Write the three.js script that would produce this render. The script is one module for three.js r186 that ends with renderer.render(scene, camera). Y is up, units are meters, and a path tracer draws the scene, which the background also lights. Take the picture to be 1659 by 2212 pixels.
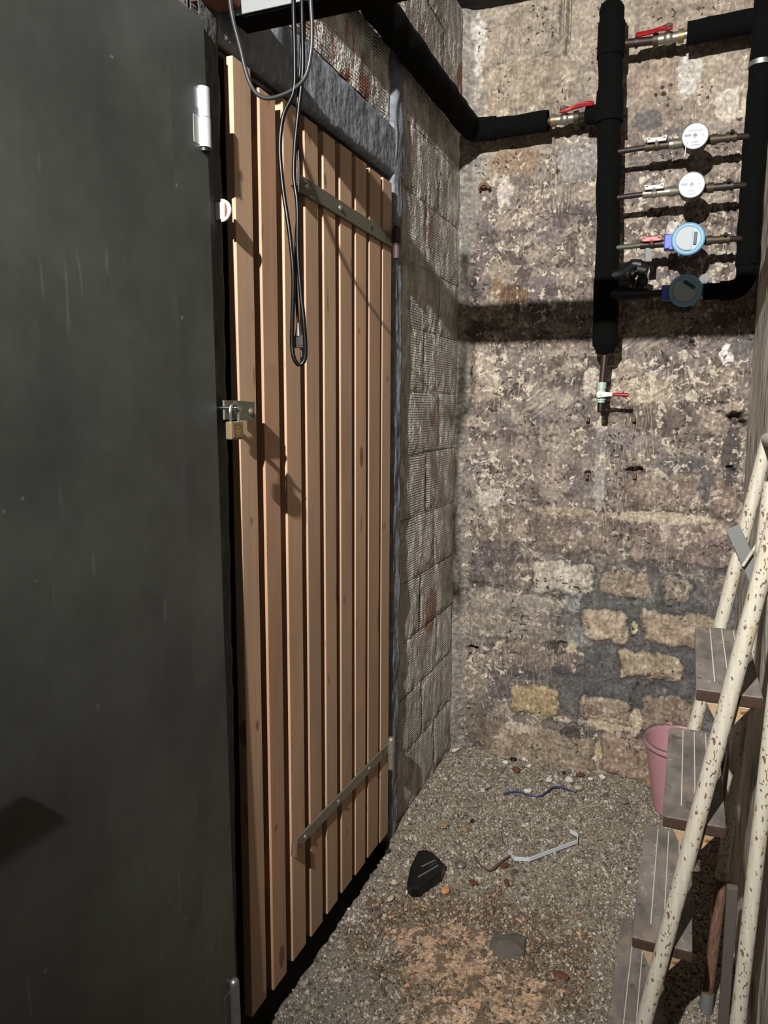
import * as THREE from 'three';
import { RoundedBoxGeometry } from 'three/addons/geometries/RoundedBoxGeometry.js';
import { mergeGeometries } from 'three/addons/utils/BufferGeometryUtils.js';

// ------------------------------------------------------------------ camera, light, exposure
const scene = new THREE.Scene();
scene.background = new THREE.Color(0x000000);
const camera = new THREE.PerspectiveCamera(2 * Math.atan(1106 / 1630) * 180 / Math.PI, 1659 / 2212, 0.05, 30);
camera.rotation.order = 'YXZ';
camera.position.set(0.85, 1.399, 2.886);
camera.rotation.set(-7.84 * Math.PI / 180, 21.9 * Math.PI / 180, 0.3 * Math.PI / 180);
const renderer = new THREE.WebGLRenderer({ antialias: true });
renderer.toneMapping = THREE.LinearToneMapping;
renderer.toneMappingExposure = 1.28;
renderer.shadowMap.enabled = true;
const LAMP = new THREE.Vector3(0.48, 2.77, 4.1);
const LAMP_POWER = 64;
const LAMP_COLOR = 0xfffdfa;

// ------------------------------------------------------------------ small maths
function rng(seed) { let a = seed >>> 0; return () => { a = (a + 0x6D2B79F5) | 0; let t = Math.imul(a ^ (a >>> 15), 1 | a); t = (t + Math.imul(t ^ (t >>> 7), 61 | t)) ^ t; return ((t ^ (t >>> 14)) >>> 0) / 4294967296; }; }
const PERM = new Uint8Array(512); { const r = rng(7), p = [...Array(256).keys()]; for (let i = 255; i > 0; i--) { const j = Math.floor(r() * (i + 1)); [p[i], p[j]] = [p[j], p[i]]; } for (let i = 0; i < 512; i++) PERM[i] = p[i & 255]; }
const GX = new Float32Array(256), GY = new Float32Array(256); for (let i = 0; i < 256; i++) { GX[i] = Math.cos(i * 2.39996); GY[i] = Math.sin(i * 2.39996); }
function pn(x, y) {                       // gradient noise, about -0.8 .. 0.8
  const xi = Math.floor(x), yi = Math.floor(y), fx = x - xi, fy = y - yi, X = xi & 255, Y = yi & 255;
  const u = fx * fx * fx * (fx * (fx * 6 - 15) + 10), v = fy * fy * fy * (fy * (fy * 6 - 15) + 10);
  const a = PERM[X] + Y, b = PERM[X + 1] + Y, g0 = PERM[a & 511], g1 = PERM[b & 511], g2 = PERM[(a + 1) & 511], g3 = PERM[(b + 1) & 511];
  const d0 = GX[g0] * fx + GY[g0] * fy, d1 = GX[g1] * (fx - 1) + GY[g1] * fy, d2 = GX[g2] * fx + GY[g2] * (fy - 1), d3 = GX[g3] * (fx - 1) + GY[g3] * (fy - 1);
  return 1.4 * (d0 + u * (d1 - d0) + v * (d2 - d0 + u * (d0 - d1 - d2 + d3)));
}
function fbm(x, y, o) { let s = 0, a = 0.5, t = 0; for (let i = 0; i < o; i++) { s += a * pn(x, y); t += a; x = x * 2.03 + 17.1; y = y * 2.03 + 9.7; a *= 0.5; } return s / t; }
const clamp = (v, a = 0, b = 1) => v < a ? a : v > b ? b : v;
const ss = (a, b, v) => { const t = clamp((v - a) / (b - a)); return t * t * (3 - 2 * t); };
const V = (x, y, z) => new THREE.Vector3(x, y, z);

// ------------------------------------------------------------------ textures
function dataTex(w, h, fn, srgb, wrap = true) {       // fn(u, v, out) with v = 0 at the bottom, out in 0..255
  const d = new Uint8Array(w * h * 4), o = [0, 0, 0];
  for (let j = 0; j < h; j++) for (let i = 0; i < w; i++) {
    fn((i + 0.5) / w, (j + 0.5) / h, o); const k = (j * w + i) * 4;
    d[k] = clamp(o[0], 0, 255); d[k + 1] = clamp(o[1], 0, 255); d[k + 2] = clamp(o[2], 0, 255); d[k + 3] = 255;
  }
  const t = new THREE.DataTexture(d, w, h, THREE.RGBAFormat, THREE.UnsignedByteType);
  t.magFilter = THREE.LinearFilter; t.minFilter = THREE.LinearMipmapLinearFilter; t.generateMipmaps = true;
  if (srgb) t.colorSpace = THREE.SRGBColorSpace;
  if (wrap) t.wrapS = t.wrapT = THREE.RepeatWrapping;
  t.needsUpdate = true; return t;
}
function canvasTex(w, h, draw) {
  const c = document.createElement('canvas'); c.width = w; c.height = h; draw(c.getContext('2d'), w, h);
  const t = new THREE.CanvasTexture(c); t.colorSpace = THREE.SRGBColorSpace; return t;
}
const mixTo = (o, r, g, b, k) => { o[0] += (r - o[0]) * k; o[1] += (g - o[1]) * k; o[2] += (b - o[2]) * k; };

// stones of the back wall: centre x, y, half width, half height, how proud, r, g, b, mix
const STONES = [
  [0.427, 0.754, 0.116, 0.060, 0.014, 186, 178, 162, 0.85, 'whitewashed stone'], [0.660, 0.751, 0.085, 0.053, 0.010, 150, 134, 114, 0.8], [0.837, 0.752, 0.048, 0.045, 0.008, 150, 138, 116, 0.7],
  [0.595, 0.585, 0.083, 0.064, 0.014, 178, 160, 136, 0.9], [0.855, 0.597, 0.133, 0.064, 0.014, 164, 146, 122, 0.9], [0.763, 0.448, 0.110, 0.054, 0.014, 166, 148, 124, 0.9],
  [0.337, 0.248, 0.094, 0.062, 0.012, 172, 152, 114, 0.9, 'yellowish stone'], [0.610, 0.256, 0.098, 0.050, 0.012, 150, 130, 112, 0.85], [0.835, 0.262, 0.096, 0.075, 0.012, 148, 128, 108, 0.8],
  [0.350, 0.060, 0.222, 0.080, 0.014, 150, 134, 112, 0.8], [0.706, 0.085, 0.104, 0.084, 0.014, 152, 130, 110, 0.85], [0.930, 0.080, 0.085, 0.080, 0.012, 140, 122, 104, 0.7],
  [0.841, 0.930, 0.165, 0.090, 0.008, 136, 118, 106, 0.55], [0.984, 1.090, 0.040, 0.064, 0.008, 140, 120, 106, 0.7], [0.777, 1.104, 0.132, 0.064, 0.008, 134, 118, 104, 0.55],
  [0.240, 0.585, 0.180, 0.098, 0.006, 140, 132, 120, 0.6], [0.380, 0.424, 0.140, 0.050, 0.005, 116, 102, 90, 0.45], [0.169, 0.773, 0.098, 0.072, 0.007, 92, 84, 82, 0.7],
  [0.480, 0.940, 0.150, 0.075, 0.006, 128, 112, 98, 0.4], [0.200, 0.960, 0.120, 0.080, 0.006, 126, 112, 98, 0.35],
  [0.255, 2.735, 0.095, 0.066, 0.006, 150, 138, 122, 0.55], [0.225, 2.560, 0.165, 0.083, 0.007, 152, 139, 119, 0.6], [0.800, 2.715, 0.190, 0.072, 0.007, 148, 134, 118, 0.5],
  [0.664, 2.515, 0.084, 0.060, 0.005, 150, 130, 112, 0.5], [0.455, 2.500, 0.055, 0.120, 0.004, 140, 130, 118, 0.5], [0.440, 2.270, 0.080, 0.060, 0.005, 142, 136, 130, 0.7], [0.700, 2.380, 0.100, 0.062, 0.004, 130, 118, 106, 0.4],
];
const ROUND = 0.026;
function stoneSd(s, x, y) {                // signed distance to a wobbly rounded block, negative inside
  const dx = Math.abs(x - s[0]), dy = Math.abs(y - s[1]); if (dx > s[2] + 0.05 || dy > s[3] + 0.05) return 1;
  const r = Math.min(ROUND, s[3] * 0.7), qx = dx - s[2] + r, qy = dy - s[3] + r;
  const d = Math.hypot(Math.max(qx, 0), Math.max(qy, 0)) + Math.min(Math.max(qx, qy), 0) - r;
  return d + 0.017 * pn(x * 15 + s[0] * 31, y * 17 + s[1] * 17) + 0.008 * pn(x * 46, y * 46 + 7) + 0.003 * pn(x * 120, y * 120);
}
// blotches on the back wall: x, y, rx, ry, r, g, b, strength, edge noise
const BLOBS = [
  [0.046, 2.74, 0.035, 0.10, 208, 202, 192, 0.9], [0.05, 2.60, 0.022, 0.07, 205, 198, 185, 0.9], [0.03, 2.50, 0.05, 0.10, 138, 134, 126, 0.8], [0.03, 2.30, 0.05, 0.22, 142, 138, 130, 0.75],
  [0.784, 2.515, 0.038, 0.075, 196, 190, 180, 1], [0.770, 2.59, 0.03, 0.02, 190, 178, 172, 0.8], [0.918, 2.40, 0.055, 0.055, 204, 194, 178, 1], [0.165, 2.195, 0.030, 0.048, 196, 184, 176, 0.95],
  [0.155, 2.25, 0.03, 0.02, 206, 196, 176, 0.9], [0.76, 2.02, 0.022, 0.024, 206, 198, 190, 0.95], [0.955, 1.585, 0.022, 0.036, 226, 222, 216, 1], [1.0, 1.61, 0.035, 0.04, 110, 106, 102, 0.9],
  [0.21, 1.82, 0.055, 0.035, 92, 66, 44, 0.75], [0.145, 1.85, 0.02, 0.035, 134, 100, 66, 0.6], [0.43, 2.28, 0.07, 0.08, 148, 143, 138, 0.7], [0.20, 2.30, 0.09, 0.05, 138, 114, 92, 0.7],
  [0.66, 2.38, 0.05, 0.03, 92, 88, 88, 0.75], [0.735, 2.30, 0.05, 0.05, 106, 98, 96, 0.7], [0.44, 2.43, 0.03, 0.05, 112, 108, 106, 0.6], [0.70, 2.48, 0.006, 0.006, 60, 48, 40, 0.9], [0.68, 2.46, 0.006, 0.006, 60, 48, 40, 0.9], [0.725, 2.485, 0.009, 0.006, 60, 48, 40, 0.9], [0.705, 2.46, 0.008, 0.006, 60, 48, 40, 0.9],
  [0.63, 1.62, 0.03, 0.04, 116, 110, 108, 0.7], [0.55, 1.20, 0.022, 0.17, 158, 152, 146, 0.75], [0.55, 1.10, 0.018, 0.07, 164, 160, 154, 0.7], [0.60, 1.28, 0.09, 0.05, 122, 114, 112, 0.6], [0.42, 1.24, 0.05, 0.05, 148, 138, 124, 0.5],
  [0.84, 1.21, 0.08, 0.025, 84, 84, 84, 0.7], [0.92, 1.13, 0.03, 0.05, 88, 84, 86, 0.7], [0.99, 1.24, 0.03, 0.10, 76, 70, 68, 0.85], [0.75, 1.38, 0.14, 0.05, 84, 74, 66, 0.55],
  [0.76, 1.01, 0.17, 0.022, 192, 180, 154, 0.75], [0.42, 1.015, 0.12, 0.018, 176, 160, 132, 0.6], [0.13, 1.05, 0.06, 0.03, 204, 198, 186, 0.8], [0.09, 1.00, 0.05, 0.05, 168, 156, 138, 0.6],
  [0.34, 1.43, 0.08, 0.045, 160, 150, 138, 0.6], [0.50, 1.50, 0.025, 0.05, 192, 180, 166, 0.8], [0.10, 1.55, 0.05, 0.05, 188, 176, 156, 0.7], [0.68, 1.47, 0.10, 0.04, 174, 158, 132, 0.5], [0.86, 1.50, 0.09, 0.03, 96, 84, 74, 0.5],
  [0.47, 0.67, 0.035, 0.045, 166, 166, 166, 0.55], [0.475, 0.49, 0.02, 0.02, 190, 180, 140, 0.8], [0.70, 0.59, 0.012, 0.022, 196, 186, 150, 0.9], [0.50, 0.53, 0.05, 0.04, 152, 152, 150, 0.55],
  [0.62, 0.20, 0.09, 0.03, 196, 178, 150, 0.9], [0.72, 0.225, 0.025, 0.05, 200, 184, 158, 0.9], [0.59, 0.075, 0.013, 0.05, 196, 174, 134, 0.9], [0.45, 0.19, 0.035, 0.012, 206, 192, 172, 0.8], [0.27, 0.13, 0.05, 0.02, 200, 188, 168, 0.7], [0.36, 0.185, 0.03, 0.01, 200, 186, 162, 0.7],
  [0.08, 0.30, 0.07, 0.10, 150, 138, 120, 0.6], [0.10, 0.12, 0.09, 0.09, 116, 104, 90, 0.6], [0.09, 0.50, 0.07, 0.07, 140, 134, 124, 0.5], [0.30, 0.65, 0.14, 0.03, 150, 142, 130, 0.5],
  [0.44, 0.39, 0.04, 0.02, 76, 74, 74, 0.8], [0.26, 0.35, 0.11, 0.022, 78, 75, 74, 0.8], [0.50, 0.145, 0.06, 0.02, 70, 66, 62, 0.8], [0.42, 0.48, 0.03, 0.03, 70, 64, 60, 0.8],
];
const HOLES = [   // x, y, rx, ry, depth of the holes and cracks in the back wall
  [0.990, 1.375, 0.022, 0.016, 0.07], [1.012, 1.352, 0.016, 0.014, 0.06], [0.082, 0.430, 0.020, 0.012, 0.07], [0.080, 0.395, 0.016, 0.028, 0.025], [0.672, 1.180, 0.030, 0.010, 0.05], [0.505, 1.160, 0.014, 0.010, 0.03],
  [0.378, 2.76, 0.005, 0.10, 0.04], [0.372, 2.665, 0.005, 0.03, 0.035], [0.352, 2.77, 0.004, 0.08, 0.03], [0.985, 1.200, 0.012, 0.004, 0.03], [0.997, 1.19, 0.010, 0.004, 0.03], [0.44, 0.49, 0.018, 0.014, 0.02], [0.955, 2.41, 0.012, 0.03, 0.03], [0.84, 1.63, 0.008, 0.008, 0.03],
];
function blobD(b, x, y) {
  const dx = (x - b[0]) / b[2], dy = (y - b[1]) / b[3]; if (dx > 1.6 || dx < -1.6 || dy > 1.6 || dy < -1.6) return 9;
  return Math.hypot(dx, dy) + 0.28 * pn(x * 38 + b[0] * 90, y * 38) + 0.15 * pn(x * 110, y * 110 + b[1] * 50);
}
const BW = 1.06, BH = 2.92;
const rowOf = { y: NaN, st: [], bl: [] };
function rowLists(y) { if (rowOf.y !== y) { rowOf.y = y; rowOf.st = STONES.filter(s => Math.abs(y - s[1]) < s[3] + 0.05); rowOf.bl = BLOBS.filter(b => Math.abs(y - b[1]) < b[3] * 1.6); } return rowOf; }
function backColor(x, y, o) {
  const n1 = fbm(x * 4.5 + 3, y * 4.5 + 8, 3), n2 = fbm(x * 17 + 1, y * 19 + 5, 4), n3 = fbm(x * 75, y * 70, 3);
  const wx = x + 0.009 * pn(x * 22, y * 22 + 40) + 0.004 * pn(x * 75 + 9, y * 75), wy = y + 0.008 * pn(x * 20 + 70, y * 20) + 0.004 * pn(x * 80, y * 80 + 31);
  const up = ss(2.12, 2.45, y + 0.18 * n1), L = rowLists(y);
  const v = fbm(wx * 9 + 2, wy * 12 + 6, 4) + 0.30 * pn(wx * 62, wy * 58) + 0.30 * n1;
  o[0] = 124 + 50 * n2 + 20 * n3; o[1] = 113 + 47 * n2 + 20 * n3; o[2] = 104 + 44 * n2 + 19 * n3;
  mixTo(o, 160 + 40 * n3, 147 + 38 * n3, 130 + 36 * n3, ss(-0.04, 0.10, v) * 0.8);
  const pz = ss(0.0, 0.35, fbm(x * 5 + 40, y * 6 + 11, 3)); mixTo(o, 104 + 30 * n3, 95 + 28 * n3, 96 + 28 * n3, pz * 0.7 * (1 - up * 0.55));
  const dk = ss(0.10, 0.22, fbm(wx * 11 + 70, wy * 15 + 3, 4) + 0.12 * n1 + 0.18 * pn(wx * 90, wy * 85)); mixTo(o, 78 + 30 * n3, 69 + 28 * n3, 64 + 26 * n3, dk * 0.72 * (1 - 0.55 * up));
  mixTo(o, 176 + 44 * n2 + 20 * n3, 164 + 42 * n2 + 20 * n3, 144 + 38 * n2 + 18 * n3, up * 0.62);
  let best = 9, sIn = null; for (const s of L.st) { const d = stoneSd(s, x, y); if (d < best) { best = d; sIn = s; } }
  const low = ss(0.93, 0.70, y + 0.1 * n2 + 0.08 * n1) * ss(0.34, 0.54, x + 0.14 * n1 + 0.08 * n2) * ss(0.13, 0.22, y + 0.06 * n2);
  if (low > 0) { mixTo(o, 86 + 30 * n2 + 14 * n3, 85 + 30 * n2 + 14 * n3, 84 + 30 * n2 + 14 * n3, low * 0.9); }
  const near = best > 0 && best < 0.9 ? ss(0.016, 0.0, best) : 0; mixTo(o, 70, 65, 62, near * 0.55 * (1 - up * 0.5));
  let flakeK = 1 - 0.8 * low;
  if (best < 0 && sIn) { const m = sIn[8] * ss(0.003, -0.008, best); mixTo(o, sIn[5] + 60 * n2 + 26 * n3, sIn[6] + 58 * n2 + 25 * n3, sIn[7] + 54 * n2 + 24 * n3, m); flakeK = 1 - 0.55 * sIn[8]; const sc = ss(0.1, 0.5, pn(x * 150, y * 12 + 4)) * 0.3; mixTo(o, o[0] * 1.25, o[1] * 1.25, o[2] * 1.25, sc); mixTo(o, 110, 97, 84, 0.45 * ss(0.12, 0.3, fbm(wx * 24 + 5, wy * 30 + 8, 3))); }
  for (const b of L.bl) { const d = blobD(b, x, y); if (d < 1.15) { const g = 0.98 + 0.18 * n2 + 0.2 * n3; mixTo(o, b[4] * g, b[5] * g, b[6] * g, b[7] * ss(1.12, 0.9, d)); } }
  // vertical tool scratches and slanted brush strokes
  const zone = ss(-0.05, 0.22, fbm(x * 4 + 21, y * 5 + 60, 2)), wob = 0.012 * pn(x * 9, y * 9), scr = ss(0.12, 0.4, pn((x + wob) * 165, y * 20 + 9)) * zone; mixTo(o, 184, 169, 146, scr * 0.55 * flakeK);
  const z2 = ss(0.13, 0.06, Math.hypot((x - 0.72) * 0.8, (y - 1.47) * 1.6)) + ss(0.12, 0.05, Math.hypot((x - 0.34) * 0.8, (y - 1.43) * 1.5)) + ss(0.1, 0.04, Math.hypot(x - 0.68, (y - 1.68)));
  if (z2 > 0) { const a = 0.62, uu = x * Math.cos(a) + y * Math.sin(a), vv = -x * Math.sin(a) + y * Math.cos(a) + 0.01 * pn(x * 14, y * 14); mixTo(o, 198, 184, 160, z2 * 0.7 * ss(0.05, 0.4, pn(uu * 14, vv * 105))); }
  // flaking whitewash, in clusters
  const dens = 0.24 + 0.20 * up - 0.42 * fbm(x * 4.2 + 9, y * 5.0 + 31, 3);
  const f = fbm(wx * 30 + 2, wy * 33 + 77, 5) + 0.30 * pn(wx * 105, wy * 95) + 0.12 * pn(wx * 240, wy * 210);
  const fl = ss(dens, dens + 0.035, f) * flakeK; mixTo(o, 208 + 34 * n3, 197 + 34 * n3, 176 + 32 * n3, fl * 0.82);
  const pit = ss(0.40, 0.5, pn(wx * 70 + 5, wy * 78 + 55) + 0.2 * n3) * ss(0.05, 0.3, pn(x * 9 + 50, y * 9)); mixTo(o, 46, 38, 34, pit * 0.8);
  // grey mortar fillet in the left corner
  const cl = ss(0.06, 0.025, x + 0.05 * n2) * 0.8; mixTo(o, 142 + 36 * n3 + 30 * n2, 138 + 36 * n3 + 30 * n2, 128 + 34 * n3 + 28 * n2, cl);
  const g = 1 + 0.20 * n3; o[0] *= g; o[1] *= g; o[2] *= g;
}
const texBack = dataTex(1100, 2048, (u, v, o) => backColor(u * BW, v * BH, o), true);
const bumpBack = dataTex(550, 1460, (u, v, o) => {
  const x = u * BW, y = v * BH, wx = x + 0.009 * pn(x * 22, y * 22 + 40) + 0.004 * pn(x * 75 + 9, y * 75), wy = y + 0.008 * pn(x * 20 + 70, y * 20) + 0.004 * pn(x * 80, y * 80 + 31);
  const f = fbm(wx * 30 + 2, wy * 33 + 77, 5) + 0.30 * pn(wx * 105, wy * 95) + 0.12 * pn(wx * 240, wy * 210), n = fbm(x * 45, y * 45, 4);
  o[0] = o[1] = o[2] = 110 + 95 * n + 50 * ss(0.1, 0.2, f) + 20 * pn(x * 165, y * 20 + 9);
}, false);
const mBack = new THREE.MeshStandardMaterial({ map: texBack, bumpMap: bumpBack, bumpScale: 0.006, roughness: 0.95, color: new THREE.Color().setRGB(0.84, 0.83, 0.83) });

// left wall: ribbed hollow clay brick with mortar smeared over it; coordinates z (along the wall) and y
const LZ = 1.80, LH = 2.92;
function smear(z, y) { return fbm(z * 11 + 3, y * 4.6 + 20, 3) + 0.45 * pn(z * 34, y * 12); }
const REDS = [[1.03, 2.26, 0.10, 0.09, 0.9], [0.92, 2.21, 0.07, 0.07, 0.9], [1.27, 2.33, 0.10, 0.10, 0.8], [0.39, 2.01, 0.06, 0.09, 0.55], [0.31, 0.66, 0.09, 0.10, 0.6], [0.29, 1.38, 0.07, 0.06, 0.35], [0.05, 2.56, 0.05, 0.10, 0.8], [0.36, 1.19, 0.06, 0.06, 0.25], [0.45, 2.50, 0.06, 0.12, 0.4], [0.26, 0.85, 0.12, 0.06, 0.35]];
const texLeft = dataTex(948, 1536, (u, v, o) => {
  const z = u * LZ, y = v * LH, s = smear(z, y), n = fbm(z * 60, y * 40, 3), n1 = fbm(z * 5 + 9, y * 5, 3);
  const k = clamp(0.5 + 0.5 * n + 0.35 * n1); o[0] = 172 + 60 * k; o[1] = 168 + 59 * k; o[2] = 160 + 58 * k;
  let red = 0.06 * ss(0.1, -0.2, s); for (const r of REDS) { const d = Math.hypot((z - r[0]) / r[2], (y - r[1]) / r[3]) + 0.4 * pn(z * 30, y * 30); red = Math.max(red, r[4] * ss(1.1, 0.7, d) * ss(0.3, -0.1, s)); }
  mixTo(o, 150, 96, 74, red);
  mixTo(o, 132, 125, 118, 0.45 * ss(0.15, 0.5, fbm(z * 9 + 50, y * 9, 3)));
}, true);
const bumpLeft = dataTex(1264, 2048, (u, v, o) => {
  const z = u * LZ, y = v * LH, s = smear(z, y), bare = ss(0.06, -0.06, s);
  const rib = Math.sin(y * Math.PI * 2 / 0.0082 + 0.5 * pn(z * 6, y * 6));
  o[0] = o[1] = o[2] = 95 + bare * 60 * rib + (1 - bare) * (26 + 36 * rib * (0.4 + 0.6 * ss(-0.2, 0.3, pn(z * 14, y * 14))) + 52 * fbm(z * 60, y * 42, 4) + 14 * ss(0.1, 0.5, s)) + 46 * fbm(z * 110, y * 110, 2) + 44 * ss(0.3, 0.6, pn(z * 150, y * 95));
}, false);
const mLeft = new THREE.MeshStandardMaterial({ map: texLeft, bumpMap: bumpLeft, bumpScale: 0.014, roughness: 0.95 });

// floor: trodden gravel with a patch of orange sand
const FX = 1.12, FZ = 1.9;
const SAND = [[0.40, 1.22, 0.17, 0.10], [0.50, 1.36, 0.20, 0.14], [0.25, 1.14, 0.09, 0.05], [0.36, 1.08, 0.10, 0.05], [0.57, 1.22, 0.08, 0.06], [0.42, 1.52, 0.2, 0.14]];
function sandAt(x, z) { let m = 0; for (const s of SAND) { const d = Math.hypot((x - s[0]) / s[2], (z - s[1]) / s[3]) + 0.75 * fbm(x * 16, z * 16 + 3, 4) + 0.25 * pn(x * 70, z * 70); m = Math.max(m, ss(1.1, 0.55, d)); } return m; }
function dirtAt(x, z) { const d = Math.hypot((x - 0.40) / 0.34, (z - 1.12) / 0.26) + 0.7 * fbm(x * 13 + 8, z * 13, 3); return ss(1.05, 0.7, d); }
const texFloor = dataTex(1206, 2046, (u, v, o) => {
  const x = u * FX, z = v * FZ, n = fbm(x * 90, z * 90, 3), n1 = fbm(x * 6, z * 6 + 40, 3), c = fbm(x * 210, z * 210, 2), k = clamp(0.5 + 0.45 * n + 0.3 * n1 + 0.35 * c);
  o[0] = 92 + 84 * k; o[1] = 83 + 78 * k; o[2] = 69 + 68 * k;
  mixTo(o, 116, 112, 104, 0.6 * ss(0.9, 1.4, z + 0.3 * n1) * ss(0.35, 0.15, x));
  const dm = dirtAt(x, z); mixTo(o, 92 + 50 * n, 76 + 42 * n, 58 + 34 * n, dm * 0.6);
  const s = sandAt(x, z); mixTo(o, 204 + 70 * n + 40 * n1, 170 + 64 * n + 36 * n1, 138 + 56 * n + 30 * n1, s * 0.85); mixTo(o, 96, 80, 64, 0.75 * s * ss(0.02, 0.2, fbm(x * 22 + 9, z * 22, 4)));
  mixTo(o, 60, 48, 38, 0.8 * dm * ss(0.25, 0.5, fbm(x * 40, z * 40 + 12, 3)));
  mixTo(o, 150, 138, 122, 0.6 * ss(0.72, 0.9, x + 0.1 * n1) * ss(0.9, 1.1, z));
}, true);
const bumpFloor = dataTex(1024, 1536, (u, v, o) => { const x = u * FX, z = v * FZ; o[0] = o[1] = o[2] = 128 + 90 * fbm(x * 90, z * 90, 3) + 60 * fbm(x * 210, z * 210, 2); }, false);
const mFloor = new THREE.MeshStandardMaterial({ map: texFloor, bumpMap: bumpFloor, bumpScale: 0.006, roughness: 0.97 });

// planed cedar slats
const texWood = dataTex(512, 2048, (u, v, o) => {
  const x = u * 0.55, y = v * 2.1, w = x + 0.012 * pn(x * 9, y * 1.4) + 0.004 * pn(x * 30, y * 4), g = pn(w * 190, y * 2.2), g2 = pn(w * 620, y * 6), b = fbm(x * 8, y * 2.5, 3);
  const k = 1 + 0.045 * g + 0.04 * g2 + 0.12 * b; o[0] = 214 * k; o[1] = 175 * k; o[2] = 140 * k;
  const kn = ss(0.62, 0.74, pn(x * 26 + 4, y * 9)); mixTo(o, 120, 78, 50, kn * 0.7);
}, true);
const mWood = [[0.66, 0.67, 0.70], [0.60, 0.59, 0.61], [0.69, 0.67, 0.68], [0.58, 0.57, 0.59]].map(c => new THREE.MeshStandardMaterial({ map: texWood, color: new THREE.Color().setRGB(...c), roughness: 0.62 }));
const mWoodRed = new THREE.MeshStandardMaterial({ map: texWood, color: new THREE.Color().setRGB(0.60, 0.54, 0.54), roughness: 0.55 });

// generic rough grey render (tile 0.6 m)
const texRender = dataTex(512, 512, (u, v, o) => { const n = fbm(u * 24, v * 24, 4), n2 = fbm(u * 6 + 9, v * 6, 3), k = 1 + 0.22 * n + 0.2 * n2; o[0] = 150 * k; o[1] = 152 * k; o[2] = 156 * k; const f = ss(0.4, 0.55, pn(u * 60, v * 14)); mixTo(o, 205, 205, 205, f * 0.5); }, true);
const bumpRender = dataTex(512, 512, (u, v, o) => { o[0] = o[1] = o[2] = 128 + 120 * fbm(u * 30, v * 26, 4); }, false);
const mRender = new THREE.MeshStandardMaterial({ map: texRender, bumpMap: bumpRender, bumpScale: 0.004, roughness: 0.85, color: 0xc4c8ce });
const mSoot = new THREE.MeshStandardMaterial({ map: texRender, bumpMap: bumpRender, bumpScale: 0.006, roughness: 0.95, color: 0x3e362f });
const mRenderDark = new THREE.MeshStandardMaterial({ map: texRender, bumpMap: bumpRender, bumpScale: 0.006, roughness: 0.9, color: 0x77726c });
const texRight = dataTex(768, 1024, (u, v, o) => {
  const x = u * 1.5, y = v * 2.92, n = fbm(x * 20, y * 9, 4), n1 = fbm(x * 4, y * 3 + 6, 3), k = 1 + 0.2 * n + 0.25 * n1; o[0] = 168 * k; o[1] = 161 * k; o[2] = 148 * k;
  mixTo(o, 96, 84, 72, 0.7 * ss(0.12, 0.4, fbm(x * 14 + 4, y * 5 + 70, 4))); mixTo(o, 206, 204, 198, 0.7 * ss(0.25, 0.35, fbm(x * 9 + 60, y * 6, 3)));
}, true);
const mRight = new THREE.MeshStandardMaterial({ map: texRight, bumpMap: bumpRender, bumpScale: 0.01, roughness: 0.95 });
// painted steel of the neighbouring cellar door
const texSteel = dataTex(512, 1024, (u, v, o) => {
  const x = u * 0.9, y = v * 2.1, n = fbm(x * 4, y * 4, 4), n2 = fbm(x * 40, y * 30, 3), k = 1 + 0.3 * n + 0.08 * n2; o[0] = 66 * k; o[1] = 68 * k; o[2] = 65 * k;
  const dr = ss(0.5, 0.66, pn(x * 70, y * 9)) * ss(0.3, 0.55, pn(x * 6 + 3, y * 4)); mixTo(o, 130, 132, 130, dr * 0.25);
  const sp = ss(0.72, 0.8, pn(x * 70, y * 70)) * ss(0.1, 0.4, pn(x * 7, y * 6 + 5)); mixTo(o, 160, 160, 156, sp * 0.4);
}, true);
const roughSteel = dataTex(256, 512, (u, v, o) => { const n = fbm(u * 5, v * 10, 4); o[0] = 0; o[1] = 255 * clamp(0.42 + 0.25 * n); o[2] = 0; }, false);
const mSteelDoor = new THREE.MeshStandardMaterial({ map: texSteel, roughnessMap: roughSteel, roughness: 1, metalness: 0 });
// chipped white tube paint (tile 0.35 m)
const texTube = dataTex(512, 512, (u, v, o) => {
  const c = Math.cos(u * Math.PI * 2), s = Math.sin(u * Math.PI * 2), n = fbm(c * 2.2 + 9, s * 2.2 + v * 10, 3), n2 = fbm(c * 1.2 + s + 3, v * 5, 3), k = 1 + 0.12 * n;
  o[0] = 200 * k; o[1] = 194 * k; o[2] = 180 * k; mixTo(o, 186, 174, 134, 0.4 * ss(0.05, 0.5, n2));
  const cl = fbm(c * 1.7 + 30, s * 1.7 + v * 9, 3), p = fbm(u * 13 + 0.4, v * 30, 3) * 1.25 + 0.55 * cl; mixTo(o, 100, 76, 54, 0.85 * ss(0.40, 0.5, p)); mixTo(o, 122, 88, 56, 0.7 * ss(0.55, 0.75, n + n2));
}, true);
const mTube = new THREE.MeshStandardMaterial({ map: texTube, roughness: 0.6, color: 0xe2e0dc });
const texRust = dataTex(256, 256, (u, v, o) => { const n = fbm(u * 14, v * 14, 4), k = 0.5 + n; o[0] = 78 + 50 * k; o[1] = 58 + 36 * k; o[2] = 46 + 26 * k; }, true);
const mRust = new THREE.MeshStandardMaterial({ map: texRust, roughness: 0.9 });
const mRustTube = new THREE.MeshStandardMaterial({ map: texTube, color: 0xccae92, roughness: 0.8 });
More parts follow.
